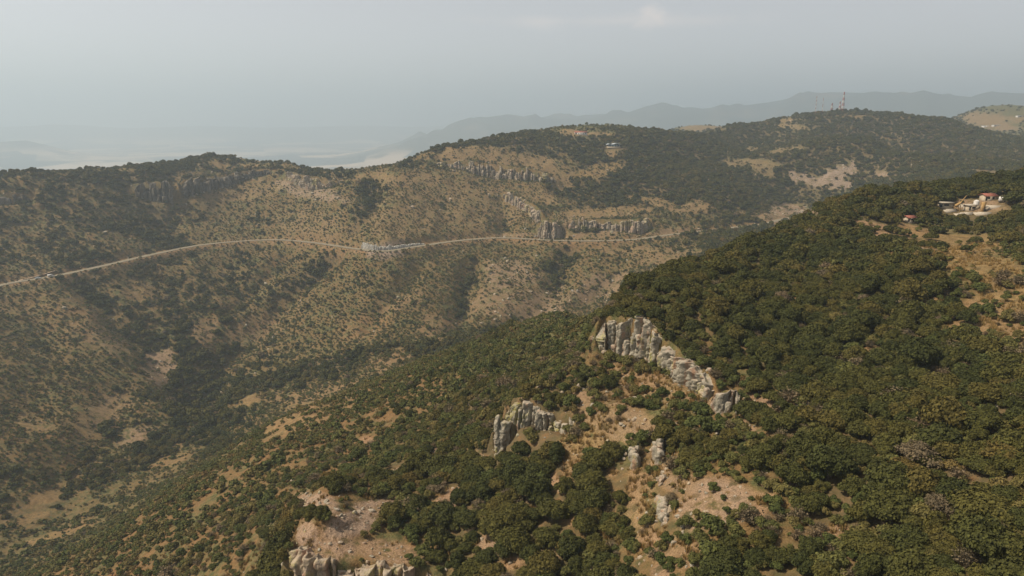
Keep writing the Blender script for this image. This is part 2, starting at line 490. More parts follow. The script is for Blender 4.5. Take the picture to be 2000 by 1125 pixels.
# ------------------------------------------------------------------ what grows where, in the photograph's own coordinates
TREE = """00000000000000879983
00000000977699879997
55555553534699697997
55553333113899986899
55554331123445759978
54333321122335689856
46554432223337899864
24565542132379999874
22465321123489999864
22355332225644999986
22355443455754699988
22266344689544689999
22365346789634589999
32454446899844589999
44443467899877489999
44433556589877269999
34334744798677268899
33333853688765777889
33333853688765777889"""
TG = np.array([[int(c) for c in r] for r in TREE.split()]) / 9.0


def grid_at(G, px, py):
    return bil(G, (py - 225) / 50.0, (px - 50) / 100.0)


# strokes: cx, cy, rx, ry, angle, trees kept 0..1, soil, rock, gold, orange
STK = [
 (1650,452,30,7,0,.2,.8,0,.6,0),(1765,505,34,8,10,.25,.6,0,.7,0),(1840,590,26,9,10,.2,.6,0,.7,0),(1760,560,22,7,0,.3,.6,0,.6,0),(1860,480,125,24,4,.5,0.5,0,1,0),(1925,525,105,32,14,.48,0.3,0,1,0),(1960,560,60,44,30,.48,0.4,0,1,0),(1780,455,50,13,5,.1,.9,0,.6,0),(1955,630,60,48,20,0,.5,.1,.6,.2),(1885,655,30,14,20,0,.6,.1,.3,.2),
 (1700,440,40,8,8,.1,1,.2,.2,0),(1720,458,20,8,0,0,1,.2,.2,0),(1920,405,55,14,0,.25,.8,.4,.3,0),(1880,400,30,10,0,.1,.9,.4,.2,0),(1985,383,22,5,0,0,1,0,.6,0),
 (1990,700,40,20,10,.4,.6,.1,.2,0),(1910,600,30,9,20,.1,.8,0,.5,0),(1830,540,20,10,10,.2,.7,0,.6,0),(1790,610,12,6,0,0,.9,0,.3,.2),(1690,680,26,7,50,.1,.9,0,.2,.1),(1660,560,14,6,0,.2,.8,0,.2,.3),
 (1560,585,20,9,0,.3,.8,0,.2,.2),(1420,600,12,8,0,.2,.9,.1,0,.3),(1480,780,30,10,15,.1,.9,.3,0,.2),(1400,790,25,14,40,.1,.6,.3,.3,.5),(1460,830,30,7,35,.2,.8,.3,0,.2),
 (1640,1040,26,10,20,.3,.8,.2,0,.1),(1720,1060,35,8,20,.2,.9,.2,0,.1),(1760,1030,18,7,0,.3,.9,.2,0,.1),(1930,960,30,6,25,.3,.9,.1,0,.1),(1900,830,18,12,60,.3,.9,.1,0,.1),(1570,790,22,8,0,.3,.8,.1,0,.1),
 (1400,975,62,42,15,.02,.8,.55,.1,.25),(1350,1000,40,40,-40,.05,.7,.45,.1,.4),(1480,985,55,20,8,.1,.8,.2,.1,.2),(1330,940,45,22,0,.15,.5,.3,.4,.5),(1290,1120,20,18,0,.1,.8,.3,.1,.3),(1270,1060,30,20,0,.2,.8,.2,.1,.3),
 (1300,910,46,34,0,.4,.6,.2,.5,.4),(1330,1080,60,30,0,.5,.6,.2,.3,.4),(1250,1000,34,70,5,.4,.6,.2,.4,.5),(1260,740,90,24,18,.3,.5,.2,.5,.8),(1180,800,60,40,0,.42,.5,.3,.7,.6),(1120,770,30,16,0,.2,.6,.3,.2,.9),(1230,830,60,35,10,.38,.5,.35,.7,.4),(1150,870,60,32,-10,.3,.4,.15,1,.5),(1290,780,50,20,20,.5,.4,.2,.4,.5),
 (1340,760,20,30,-30,.2,.5,.2,.3,.7),(1250,950,26,40,10,.15,.7,.15,.3,.4),(1120,900,20,34,10,.1,.7,.1,.6,.5),(1095,950,20,14,0,.1,.8,.1,.2,.4),(1080,940,16,14,0,.1,.9,.2,.1,.3),(1200,920,12,14,0,.2,.8,.1,.2,.4),(1240,1010,14,26,20,.1,.8,.1,.2,.4),
 (1120,1020,14,9,0,.1,.9,.1,.2,.4),(1090,1070,20,18,0,.3,.7,.5,.1,.4),(960,1060,36,16,0,.5,.7,.4,.1,.4),(1000,1100,30,14,0,.3,.9,.1,.1,.4),(1050,1000,20,12,-40,.3,.9,.5,0,.3),
 (690,1020,75,28,-22,.12,1,.75,0,0),(620,985,40,22,10,.02,1,.65,0,0),(740,990,40,16,-10,.1,1,.8,0,0),(640,1075,60,24,0,.12,1,.6,0,.1),(760,1080,75,20,8,.03,.9,.35,.1,.35),(600,1050,22,34,0,.02,1,.65,0,0),
 (880,990,14,9,0,.1,1,.5,0,0),(870,970,28,9,-30,.2,1,.3,0,.2),(930,900,8,24,-10,.1,1,.7,0,0),(790,915,34,6,-18,.1,1,.6,0,0),(840,890,22,5,-40,.1,1,.6,0,0),(720,860,14,8,0,.1,1,.1,0,.2),(700,930,18,6,-20,.2,1,.2,0,.2),
 (500,780,40,9,-18,.05,.9,0,.6,.3),(620,770,90,18,-8,.5,.5,.1,.4,.6),(760,700,50,18,-25,.4,.5,.1,.3,.6),(560,830,70,20,-10,.45,.5,0,.5,.5),(640,810,50,14,-20,.3,.5,0,.4,.6),(950,730,14,8,-30,.2,1,0,.1,.2),(600,790,50,10,-12,.15,.8,0,.3,.4),
 (850,640,40,26,-20,.4,.6,.1,.2,.5),(790,590,50,18,-15,.5,.6,.1,.2,.5),(720,640,60,22,-15,.5,.5,0,.2,.6),(500,640,55,30,-35,.3,.6,.1,.2,.5),(560,600,40,20,-30,.6,.5,0,.1,.4),(980,590,70,30,-10,.5,.55,.25,.1,.5),(1060,600,60,30,-20,.4,.6,.3,.1,.4),(1180,560,60,24,-10,.6,.6,.35,.1,.2),
 (1000,540,50,30,0,.6,.6,.35,.1,.2),(1300,500,60,16,-8,.6,.8,.1,.2,.1),(1230,490,70,10,0,.6,.8,.1,.3,.1),
 (318,705,30,24,30,.02,1,.45,0,0),(310,730,28,20,30,.1,1,.3,.2,0),(210,800,50,26,-35,.1,1,.15,.3,.1),(270,850,50,14,-20,.1,1,.3,0,.1),(170,840,26,26,0,.15,1,0,.3,.1),(60,830,40,18,15,.2,1,0,.2,.3),(150,620,90,30,12,.4,.6,0,.1,.5),
 (200,660,60,20,20,.4,.6,.1,.1,.4),(400,650,20,30,0,.2,.9,.1,0,.3),(100,960,60,12,-30,.2,.9,0,.6,.2),(120,1040,60,9,-20,.1,.9,0,.7,.4),(70,1010,40,7,-20,.2,.9,0,.6,.2),(330,900,40,12,-20,.4,.6,0,.4,.5),(300,880,60,8,-15,.5,.6,0,.3,.4),
 (60,590,80,20,-8,.5,.5,0,.2,.3),(440,590,30,14,0,.4,.6,0,.2,.4),(270,570,30,20,40,.3,.8,0,.4,.3),
 # middle hill
 (900,300,60,12,-6,.45,.9,.1,.5,0),(980,310,60,12,8,.35,.9,.1,.5,0),(1060,320,40,14,20,.3,.9,.1,.5,0),(1150,262,60,5,2,.3,1,.1,.7,0),(1120,256,26,4,0,.1,1,.1,.8,0),(1195,298,14,6,0,.05,1,.1,.3,.2),(1170,335,50,13,-12,.05,.6,0,.8,0),(1100,355,20,20,0,.3,.8,.1,.4,0),
 (1060,380,36,14,30,.2,.6,.1,.6,0),(1180,415,90,10,-3,.05,.9,.05,.5,.2),(1290,398,60,9,14,.1,.9,.05,.5,.1),(1350,405,36,10,0,.3,.9,.1,.3,.1),(1190,458,90,7,-3,.1,1,.2,.2,0),(1300,455,60,7,-8,.2,1,.2,.3,0),(1010,460,50,4,0,0,1,.3,.1,0),
 (900,400,130,50,0,.25,.3,.1,.35,.15),(800,430,110,40,-10,.3,.35,.1,.35,.1),(730,345,40,8,0,.15,.9,.1,.6,0),(800,350,50,12,-8,.4,.8,.1,.4,0),(620,440,80,24,8,.7,.4,.1,.3,.1),(480,375,110,14,-10,.3,.5,.1,.5,0),(430,320,24,8,0,.15,.9,.1,.5,0),(470,327,42,5,-4,.15,.9,.1,.7,0),(360,342,30,4,-10,.2,.9,.1,.4,0),
 (600,372,70,14,12,.5,.5,.6,.1,0),(1110,435,16,10,0,.4,.8,.3,0,0),
 (1460,318,58,9,3,.25,1,.1,.3,0),(1490,330,20,12,30,.3,1,.1,.3,0),(1530,295,34,5,-10,.1,1,.1,.4,0),(1500,242,0,0,0,0,0,0,0,0),(1535,240,18,9,-30,.1,1,.1,.6,0),(1560,250,26,5,10,.2,1,.1,.5,0),(1675,228,34,3,0,.4,1,0,.4,.2),(1470,292,16,5,0,.2,1,0,.3,0),
 (1580,352,40,12,20,.5,1,.9,0,0),(1630,345,30,18,-30,.42,1,.95,0,0),(1665,330,12,14,-20,.3,1,.8,0,0),(1720,340,24,6,10,.2,1,.6,0,0),(1700,370,14,5,0,.3,1,.6,0,0),(1740,372,8,7,0,.2,1,.6,0,0),(1640,362,26,10,0,.5,1,.9,0,0),
 (1925,337,34,5,8,.1,1,.2,.2,0),(1975,343,28,7,0,.1,1,.2,.2,0),(1540,410,46,11,-3,.03,1,.45,.1,.2),(1575,415,22,5,0,0,1,.9,0,0),(1500,425,40,8,0,.2,1,.2,.1,.2),(1520,437,20,6,20,.2,1,.2,.1,.2),(1440,415,18,6,0,.2,1,.1,.2,.2),(1470,440,40,4,-10,.3,1,.1,.3,0),
 (1370,250,40,6,0,.35,.9,.25,.3,.1),(1930,236,50,14,8,.35,1,.1,.4,.1),(1960,250,30,6,0,.1,1,.2,.3,.1),(1985,232,20,5,0,.3,.8,0,.4,0),(760,320,14,4,0,.5,.8,0,.3,0),
]
# the dark tree lines: px, py, half-width, tree value
TLN = [([(655,497),(600,540),(540,600),(480,650),(430,700),(385,770)],15,.95), ([(160,560),(240,630),(310,690),(350,750)],20,.9), ([(385,660),(400,720),(370,790),(370,830)],34,.97),
       ([(1110,480),(1090,540),(1060,600),(975,645)],13,.85), ([(370,830),(300,880),(200,930),(130,960),(0,1010)],16,.8), ([(370,800),(470,770),(560,735),(700,700),(840,680),(960,655)],15,.9),
       ([(925,515),(905,600),(890,640)],9,.75), ([(230,760),(205,850),(130,930)],11,.85), ([(722,362),(735,400),(705,420)],20,.95), ([(300,390),(270,430),(330,460)],30,.7), ([(1000,400),(990,455)],8,.8),
       ([(1115,490),(1090,520)],20,.9), ([(1100,440),(1160,450),(1240,440)],8,.75), ([(1440,450),(1480,450),(1400,490)],26,.95), ([(140,350),(250,350),(330,340)],12,.85), ([(350,325),(420,312),(480,330)],9,.8), ([(560,335),(650,343),(690,345)],6,.8),
       ([(1245,565),(1320,540),(1400,505),(1480,478),(1545,448)],18,1.0), ([(600,400),(480,410),(420,420)],16,.35)]


def fields(px, py, x, y):
    jx = 9 * n2(x / 14, y / 14, 41) * 2 + 7 * n2(x / 40, y / 40, 42); jy = 6 * n2(x / 14, y / 14, 43) * 2 + 5 * n2(x / 40, y / 40, 44)
    sc = np.clip((py - 200) / 500, .4, 1.0)
    qx = px + jx * sc; qy = py + jy * sc * 0.8
    T = grid_at(TG, qx, qy)
    for poly, hw, val in TLN:
        d, _ = seg_dist(qx, qy, poly)
        wgt = 1 - sstep(hw * .6, hw * 1.5, d)
        T = T * (1 - wgt) + val * wgt
    out = [np.zeros(px.shape) for _ in range(4)]
    dist_ = np.hypot(x, y)
    BR = np.clip(dist_ / 500, np.where(px > 1600, .85, .45), 1.0) * (.55 * n2(x / 22, y / 22, 45) + .5 * n2(x / 9, y / 9, 46))
    for cx, cy, rx, ry, ang, tv, so_, ro_, go_, or_ in STK:
        if rx == 0: continue
        c, s = math.cos(math.radians(ang)), math.sin(math.radians(ang))
        dx, dy = qx - cx, qy - cy
        mm = (np.abs(dx) < rx * 1.6 + ry) & (np.abs(dy) < rx * 1.6 + ry)
        u = (dx[mm] * c + dy[mm] * s) / rx; v = (-dx[mm] * s + dy[mm] * c) / ry
        r = np.hypot(u, v)
        wgt = (1 - sstep(.7, 1.3, r + BR[mm]))
        T[mm] = T[mm] * (1 - wgt) + T[mm] * tv * wgt
        for i, vv in enumerate((so_, ro_, go_, or_)):
            out[i][mm] = np.maximum(out[i][mm], vv * wgt)
    return T, out


PX, PY = pix(X, Y, Z)
inview = (np.abs(A2) < math.radians(50)) & (R2 < 5000)
Tf = np.full(X.shape, .5); SO = np.zeros(X.shape); RO = np.zeros(X.shape); GO = np.zeros(X.shape); OR = np.zeros(X.shape)
ii = np.where(inview)
T_, o_ = fields(PX[ii], PY[ii], X[ii], Y[ii])
Tf[ii] = T_; SO[ii], RO[ii], GO[ii], OR[ii] = o_
SO *= 1 - .45 * sstep(300, 500, R2)
SO *= 1 - .45 * sstep(300, 420, R2) * (1 - sstep(1500, 2500, R2)) * (RO < .3)
# narrow bare verge along the road
rv = (1 - sstep(6, 12, road_d)); SO = np.maximum(SO, rv * .55); Tf *= (1 - (1 - sstep(5.5, 9, road_d)))
OR *= sstep(8, 22, road_d)
OR = np.maximum(OR, .55 * (1 - sstep(170, 230, R2)))
OR = np.maximum(OR, .6 * (1 - sstep(300, 380, R2)) * (PX < 900))
rk = (1 - sstep(7, 14, road_d)) * sstep(712, 722, PX) * (1 - sstep(780, 800, PX)); RO = np.maximum(RO, rk)
# the dry brown slopes are warmer across the valley
OR = np.maximum(OR, .4 * sstep(250, 450, R2) * (1 - sstep(900, 1100, R2)))
tt_ = Z / R2
run = np.maximum.accumulate(tt_, axis=0)
HIDE = run - tt_                      # how far below the line of sight each spot is

nr, na = X.shape
idx = np.arange(nr * na).reshape(nr, na)
f = np.stack([idx[:-1, :-1].ravel(), idx[:-1, 1:].ravel(), idx[1:, 1:].ravel(), idx[1:, :-1].ravel()], 1)
f2 = np.stack([idx[:-1, -1], idx[:-1, 0], idx[1:, 0], idx[1:, -1]], 1)      # seam behind the camera
vv = np.stack([X.ravel(), Y.ravel(), Z.ravel()], 1)
vv = np.vstack([vv, [[0, 0, float(Z[0].mean())]]])
me = bpy.data.meshes.new("ground")
faces4 = np.vstack([f, f2])
cap = np.stack([np.roll(idx[0], -1), idx[0], np.full(na, nr * na)], 1)
loops = np.concatenate([faces4.ravel(), cap.ravel()]).astype(np.int32)
me.vertices.add(len(vv)); me.vertices.foreach_set("co", vv.astype(np.float32).ravel())
me.loops.add(len(loops)); me.loops.foreach_set("vertex_index", loops)
me.polygons.add(len(faces4) + len(cap))
ls = np.concatenate([np.arange(0, faces4.size, 4), faces4.size + np.arange(0, cap.size, 3)]).astype(np.int32)
me.polygons.foreach_set("loop_start", ls)
me.update(calc_edges=True)
me.polygons.foreach_set("use_smooth", np.ones(len(me.polygons), dtype=bool))
ca = me.attributes.new("cover", 'FLOAT_COLOR', 'POINT')
arr = np.zeros((len(vv), 4), dtype=np.float32)
arr[:-1, 0] = SO.ravel(); arr[:-1, 1] = RO.ravel(); arr[:-1, 2] = GO.ravel(); arr[:-1, 3] = OR.ravel()
ca.data.foreach_set("color", arr.ravel())
tf = me.attributes.new("treecover", 'FLOAT', 'POINT')
tf.data.foreach_set("value", np.append(Tf.ravel(), .5).astype(np.float32))


# ------------------------------------------------------------------ materials
class NT:
    def __init__(s, name):
        s.m = bpy.data.materials.new(name); s.m.use_nodes = True
        s.t = s.m.node_tree; s.t.nodes.clear()
        s.out = s.t.nodes.new("ShaderNodeOutputMaterial")
        s.b = s.t.nodes.new("ShaderNodeBsdfPrincipled")
        s.b.inputs['Roughness'].default_value = 0.9
        s.b.inputs['Specular IOR Level'].default_value = 0.15
        s.t.links.new(s.b.outputs[0], s.out.inputs[0])
    def n(s, typ, **kw):
        nd = s.t.nodes.new(typ)
        for k, v in kw.items(): setattr(nd, k, v)
        return nd
    def set(s, sock, v):
        if isinstance(v, bpy.types.NodeSocket): s.t.links.new(v, sock)
        elif isinstance(v, (tuple, list)) and len(v) == 3 and sock.type == 'RGBA': sock.default_value = (*v, 1)
        else: sock.default_value = v
    def math(s, op, a, b=0.0, c=None, clamp=False):
        nd = s.n("ShaderNodeMath", operation=op, use_clamp=clamp)
        s.set(nd.inputs[0], a); s.set(nd.inputs[1], b)
        if c is not None: s.set(nd.inputs[2], c)
        return nd.outputs[0]
    def mix(s, fac, a, b, mode='MIX'):
        nd = s.n("ShaderNodeMix", data_type='RGBA', blend_type=mode)
        s.set(nd.inputs[0], fac); s.set(nd.inputs[6], a); s.set(nd.inputs[7], b)
        return nd.outputs[2]
    def noise(s, scale, detail=3, rough=.55, vec=None, dist=0.0):
        nd = s.n("ShaderNodeTexNoise"); nd.inputs['Scale'].default_value = scale
        nd.inputs['Detail'].default_value = detail; nd.inputs['Roughness'].default_value = rough
        nd.inputs['Distortion'].default_value = dist
        s.set(nd.inputs['Vector'], vec if vec is not None else s.pos())
        return nd.outputs[0]
    def pos(s):
        if not hasattr(s, '_p'): s._p = s.n("ShaderNodeNewGeometry").outputs['Position']
        return s._p
    def objc(s):
        return s.n("ShaderNodeTexCoord").outputs['Object']
    def ramp(s, fac, lo, hi, a=0.0, b=1.0):
        nd = s.n("ShaderNodeMapRange", interpolation_type='SMOOTHSTEP')
        s.set(nd.inputs[0], fac); nd.inputs[1].default_value = lo; nd.inputs[2].default_value = hi
        nd.inputs[3].default_value = a; nd.inputs[4].default_value = b
        return nd.outputs[0]
    def scalev(s, vec, sc):
        nd = s.n("ShaderNodeMapping"); s.set(nd.inputs[0], vec); nd.inputs['Scale'].default_value = sc
        return nd.outputs[0]
    def bump(s, h, strength, dist):
        nd = s.n("ShaderNodeBump"); nd.inputs['Strength'].default_value = strength; nd.inputs['Distance'].default_value = dist
        s.set(nd.inputs['Height'], h); s.t.links.new(nd.outputs[0], s.b.inputs['Normal'])
    def color(s, c): s.set(s.b.inputs['Base Color'], c)


def ground_mat():
    g = NT("hillside_ground")
    at = g.n("ShaderNodeAttribute", attribute_name="cover")
    sp = g.n("ShaderNodeSeparateColor"); g.t.links.new(at.outputs['Color'], sp.inputs[0])
    soil, rock, gold, orange = sp.outputs[0], sp.outputs[1], sp.outputs[2], at.outputs['Alpha']
    tcv = g.n("ShaderNodeAttribute", attribute_name="treecover").outputs['Fac']
    n40 = g.noise(1 / 45, 4, .6); n9 = g.noise(1 / 9, 4, .6); n2_ = g.noise(1 / 2.2, 4, .65); n06 = g.noise(1 / .6, 3, .65)
    # dry hillside: olive scrub matted with tan and rust coloured grass
    olive = g.mix(g.ramp(n2_, .38, .6), (.066, .074, .026), (.128, .112, .044))
    dry = g.mix(g.ramp(n9, .35, .65), (.188, .097, .041), (.152, .072, .030))
    mott = g.math('ADD', g.math('MULTIPLY', n2_, .55), g.math('ADD', g.math('MULTIPLY', n9, .35), g.math('MULTIPLY', n40, .35)))
    c = g.mix(g.ramp(mott, .64, .92), olive, dry)
    rust = g.mix(g.ramp(n06, .3, .7), (.19, .085, .034), (.24, .13, .056))
    c = g.mix(g.math('MULTIPLY', orange, g.ramp(g.math('ADD', n9, g.math('MULTIPLY', n2_, .4)), .52, .78), clamp=True), c, rust)
    soilc = g.mix(g.ramp(n2_, .36, .62), (.185, .10, .044), (.31, .19, .10))
    soilc = g.mix(g.ramp(n06, .55, .75), soilc, (.16, .105, .06))
    sm = g.math('MULTIPLY', soil, g.ramp(g.math('ADD', g.math('MULTIPLY', n2_, .5), g.math('MULTIPLY', n9, .5)), .30, .50), clamp=True)
    c = g.mix(sm, c, soilc)
    goldc = g.mix(g.ramp(n9, .35, .7), (.26, .17, .068), (.18, .12, .05))
    goldc = g.mix(g.ramp(n06, .5, .72), goldc, (.15, .11, .045))
    c = g.mix(g.math('MULTIPLY', gold, g.ramp(n2_, .25, .55), clamp=True), c, goldc)
    rockc = g.mix(g.ramp(n2_, .3, .7), (.34, .265, .20), (.215, .155, .11))
    rockc = g.mix(g.ramp(n06, .56, .68), rockc, (.15, .11, .085))
    rm = g.math('MULTIPLY', rock, g.ramp(g.math('ADD', g.math('MULTIPLY', n2_, .6), g.math('MULTIPLY', n9, .4)), .38, .52), clamp=True)
    c = g.mix(rm, c, rockc)
    # leaf litter and low growth under close canopy
    # dark tufts of grass, herbs and dead brush
    for sc_, lo, hi, am in ((1 / 1.3, .30, .14, .75), (1 / 3.4, .34, .16, .8)):
        vt = g.n("ShaderNodeTexVoronoi"); vt.inputs['Scale'].default_value = sc_
        wv = g.n("ShaderNodeVectorMath", operation='ADD'); g.t.links.new(g.pos(), wv.inputs[0])
        g.t.links.new(g.math('MULTIPLY', n06, .5 / sc_), wv.inputs[1]); g.t.links.new(wv.outputs[0], vt.inputs['Vector'])
        vc = g.n("ShaderNodeSeparateColor"); g.t.links.new(vt.outputs['Color'], vc.inputs[0])
        tcol = g.mix(vc.outputs[0], (.055, .055, .022), (.15, .095, .045))
        msk = g.math('MULTIPLY', g.ramp(vt.outputs['Distance'], hi, lo, 1, 0), g.ramp(g.math('ADD', vc.outputs[1], n9), .75, .95), clamp=True)
        c = g.mix(g.math('MULTIPLY', msk, am), c, tcol)
    n02 = g.noise(1 / .22, 2, .7)
    c = g.mix(1.0, c, g.mix(g.ramp(n02, .32, .68), (.62, .60, .58), (1.25, 1.25, 1.25)), 'MULTIPLY')
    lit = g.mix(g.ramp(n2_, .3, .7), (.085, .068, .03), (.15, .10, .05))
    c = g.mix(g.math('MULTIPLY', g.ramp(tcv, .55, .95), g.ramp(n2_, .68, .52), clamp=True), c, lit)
    # the distant plain: a patchwork of pale dry fields and scrub
    d = g.n("ShaderNodeVectorMath", operation='LENGTH'); g.t.links.new(g.pos(), d.inputs[0])
    vor = g.n("ShaderNodeTexVoronoi"); vor.inputs['Scale'].default_value = 1 / 520
    g.t.links.new(g.scalev(g.pos(), (1, .7, 1)), vor.inputs['Vector'])
    vs = g.n("ShaderNodeSeparateColor"); g.t.links.new(vor.outputs['Color'], vs.inputs[0])
    big = g.noise(1 / 2200, 5, .6)
    fields_ = g.math('ADD', g.math('MULTIPLY', vs.outputs[0], .35), big)
    pc = g.mix(g.ramp(fields_, .60, .80), (.05, .068, .060), (.50, .38, .26))
    mid = g.noise(1 / 450, 5, .65)
    pc = g.mix(g.ramp(mid, .50, .66), pc, (.055, .065, .045))
    hz_ = g.n('ShaderNodeSeparateXYZ'); g.t.links.new(g.pos(), hz_.inputs[0])
    pc = g.mix(g.ramp(hz_.outputs[2], -330, -230), pc, g.mix(g.ramp(mid, .5, .68), (.05, .062, .045), (.12, .10, .065)))
    c = g.mix(g.ramp(d.outputs['Value'], 2900, 4200), c, pc)
    g.color(c)
    h = g.math('ADD', g.math('MULTIPLY', n2_, 1.0), g.math('MULTIPLY', n06, .45))
    g.bump(h, .8, .55)
    return g.m


gm = ground_mat()
me.materials.append(gm)
ground = bpy.data.objects.new("ground", me); COL.objects.link(ground)
tag(ground, kind='structure')


def zat(x, y):
    return zgrid_at(np.asarray(x, float), np.asarray(y, float))


def sample(G, x, y):
    r = np.hypot(x, y); a = np.arctan2(x, y)
    return bil(G, np.interp(np.log(r), LR, np.arange(len(LR))), np.interp(a, AZ, np.arange(len(AZ))))


def hit(px, py, dmin=60):
    a, t = ray(px, py)
    k0 = int(np.searchsorted(RR, dmin))
    fj = float(np.interp(a, AZ, np.arange(len(AZ)))); j = int(fj); b = fj - j
    col = Z[:, j] * (1 - b) + Z[:, j + 1] * b
    tt = col / RR
    k = k0 + int(np.argmax(tt[k0:] >= t))
    f_ = 0.0
    if k > k0:
        f_ = (t - tt[k - 1]) / (tt[k] - tt[k - 1] + 1e-9); f_ = min(max(f_, 0), 1)
        r = RR[k - 1] + (RR[k] - RR[k - 1]) * f_
    else: r = RR[k]
    x, y = math.sin(a) * r, math.cos(a) * r
    return x, y, float(zat(np.array([x]), np.array([y]))[0])


def leaf_mat(name, cols, transl=.0):
    """cols: list of (position, colour) picked per plant; patches shift with the place"""
    g = NT(name)
    oi = g.n("ShaderNodeObjectInfo")
    loc = oi.outputs['Location']
    big = g.noise(1 / 38, 3, .6, vec=loc)
    v = g.math('ADD', g.math('MULTIPLY', oi.outputs['Random'], .60), g.math('MULTIPLY', g.math('SUBTRACT', big, .32), .8))
    cr = g.n("ShaderNodeValToRGB")
    els = cr.color_ramp.elements
    while len(els) < len(cols): els.new(.5)
    for e, (p, c) in zip(els, cols): e.position = p; e.color = (*c, 1)
    g.t.links.new(v, cr.inputs[0])
    no = g.noise(1.6, 3, .7, vec=g.pos())
    nf = g.noise(6.0, 2, .6, vec=g.pos())
    c = g.mix(g.ramp(no, .3, .7, 0, 1), (.55, .55, .55), (1.35, 1.28, 1.1))
    c = g.mix(1.0, cr.outputs[0], c, 'MULTIPLY')
    c2 = g.mix(g.ramp(nf, .3, .7, 0, 1), (.7, .7, .7), (1.25, 1.25, 1.2))
    c = g.mix(1.0, c, c2, 'MULTIPLY')
    g.color(c)
    return g.m


M_OAK = leaf_mat("oak_leaves", [(0.0, (.034, .042, .013)), (.30, (.052, .057, .017)), (.55, (.074, .072, .020)), (.75, (.096, .080, .024)), (.92, (.125, .084, .028)), (1.0, (.22, .085, .022))])
M_SHRUB = leaf_mat("shrub_leaves", [(0.0, (.050, .066, .021)), (.30, (.080, .092, .029)), (.55, (.112, .108, .037)), (.78, (.15, .118, .046)), (1.0, (.18, .108, .042))])
M_DRY = leaf_mat("dry_twigs", [(0.0, (.10, .082, .055)), (.5, (.145, .115, .075)), (1.0, (.17, .12, .08))])


def plain_mat(name, c, rough=.8, c2=None, scale=2.0):
    g = NT(name)
    g.b.inputs['Roughness'].default_value = rough
    if c2 is None: c2 = tuple(v * .75 for v in c)
    g.color(g.mix(g.ramp(g.noise(scale, 4, .65), .35, .7), c, c2))
    return g.m


M_BARK = plain_mat("bark", (.16, .12, .09), .95, (.07, .055, .04), 4)


def rock_mat(name, tall=1.0, warm=0.0, sc=1.0):
    g = NT(name)
    p = g.pos()
    vert = g.scalev(p, (1, 1, .22))
    a = g.noise(.55 / sc, 5, .6, vec=vert); b = g.noise(2.2 / sc, 4, .65); c_ = g.noise(.22 / sc, 3, .6); d = g.noise(7 / sc, 3, .6)
    base = g.mix(g.ramp(b, .3, .7), (.36 + warm * .04, .325, .25 - warm * .03), (.24 + warm * .04, .21, .155))
    base = g.mix(g.ramp(a, .52, .68), base, (.36, .225, .145))            # pinkish brown stains
    base = g.mix(g.math('MULTIPLY', g.ramp(c_, .54, .66), g.ramp(b, .35, .6), clamp=True), base, (.35, .31, .10))   # yellow lichen
    base = g.mix(g.ramp(a, .40, .28), base, (.13, .115, .09))            # dark upright streaks painted in as the shade of cracks
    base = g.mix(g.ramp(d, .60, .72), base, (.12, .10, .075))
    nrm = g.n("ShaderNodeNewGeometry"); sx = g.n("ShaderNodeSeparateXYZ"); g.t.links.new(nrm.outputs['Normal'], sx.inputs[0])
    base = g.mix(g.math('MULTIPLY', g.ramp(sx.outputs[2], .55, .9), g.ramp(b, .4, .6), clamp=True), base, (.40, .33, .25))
    g.color(base)
    g.bump(g.math('ADD', b, g.math('MULTIPLY', d, .4)), .9, .35 * sc)
    return g.m


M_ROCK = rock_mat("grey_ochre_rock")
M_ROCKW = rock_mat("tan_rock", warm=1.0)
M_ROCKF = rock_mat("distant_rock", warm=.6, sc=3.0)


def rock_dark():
    g = NT("shaded_ridge_rock")  # darker rock copy: shade on the left ridge cliffs put into the colour
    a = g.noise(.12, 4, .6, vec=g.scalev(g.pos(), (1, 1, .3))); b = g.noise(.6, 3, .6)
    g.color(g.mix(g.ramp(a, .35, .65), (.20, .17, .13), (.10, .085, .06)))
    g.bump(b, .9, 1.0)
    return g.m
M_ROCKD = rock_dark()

# ------------------------------------------------------------------ road
def ribbon(name, P, half, lift, mat, wob=0.0):
    P = np.asarray(P); n = len(P)
    T = np.gradient(P[:, :2], axis=0); T /= np.linalg.norm(T, axis=1)[:, None]
    N = np.stack([-T[:, 1], T[:, 0]], 1)
    off = np.array([-half, -half * .5, 0, half * .5, half])
    k = len(off)
    v = np.zeros((n, k, 3))
    for j, o in enumerate(off):
        ww = o * (1 + wob * n2(P[:, 0] / 9 + j, P[:, 1] / 9, 60))
        v[:, j, 0] = P[:, 0] + N[:, 0] * ww; v[:, j, 1] = P[:, 1] + N[:, 1] * ww
    v[..., 2] = P[:, 2][:, None] + lift
    ix = np.arange(n * k).reshape(n, k)
    f = np.stack([ix[:-1, :-1].ravel(), ix[:-1, 1:].ravel(), ix[1:, 1:].ravel(), ix[1:, :-1].ravel()], 1)
    return obj_from(name, v.reshape(-1, 3), f, mat, smooth=True)


def road_mat():
    g = NT("road_surface")
    a = g.noise(.25, 4, .6); b = g.noise(1.5, 3, .6)
    c = g.mix(g.ramp(a, .35, .65), (.20, .17, .115), (.25, .21, .14))
    g.color(g.mix(g.ramp(b, .4, .7), c, (.17, .145, .10)))
    return g.m


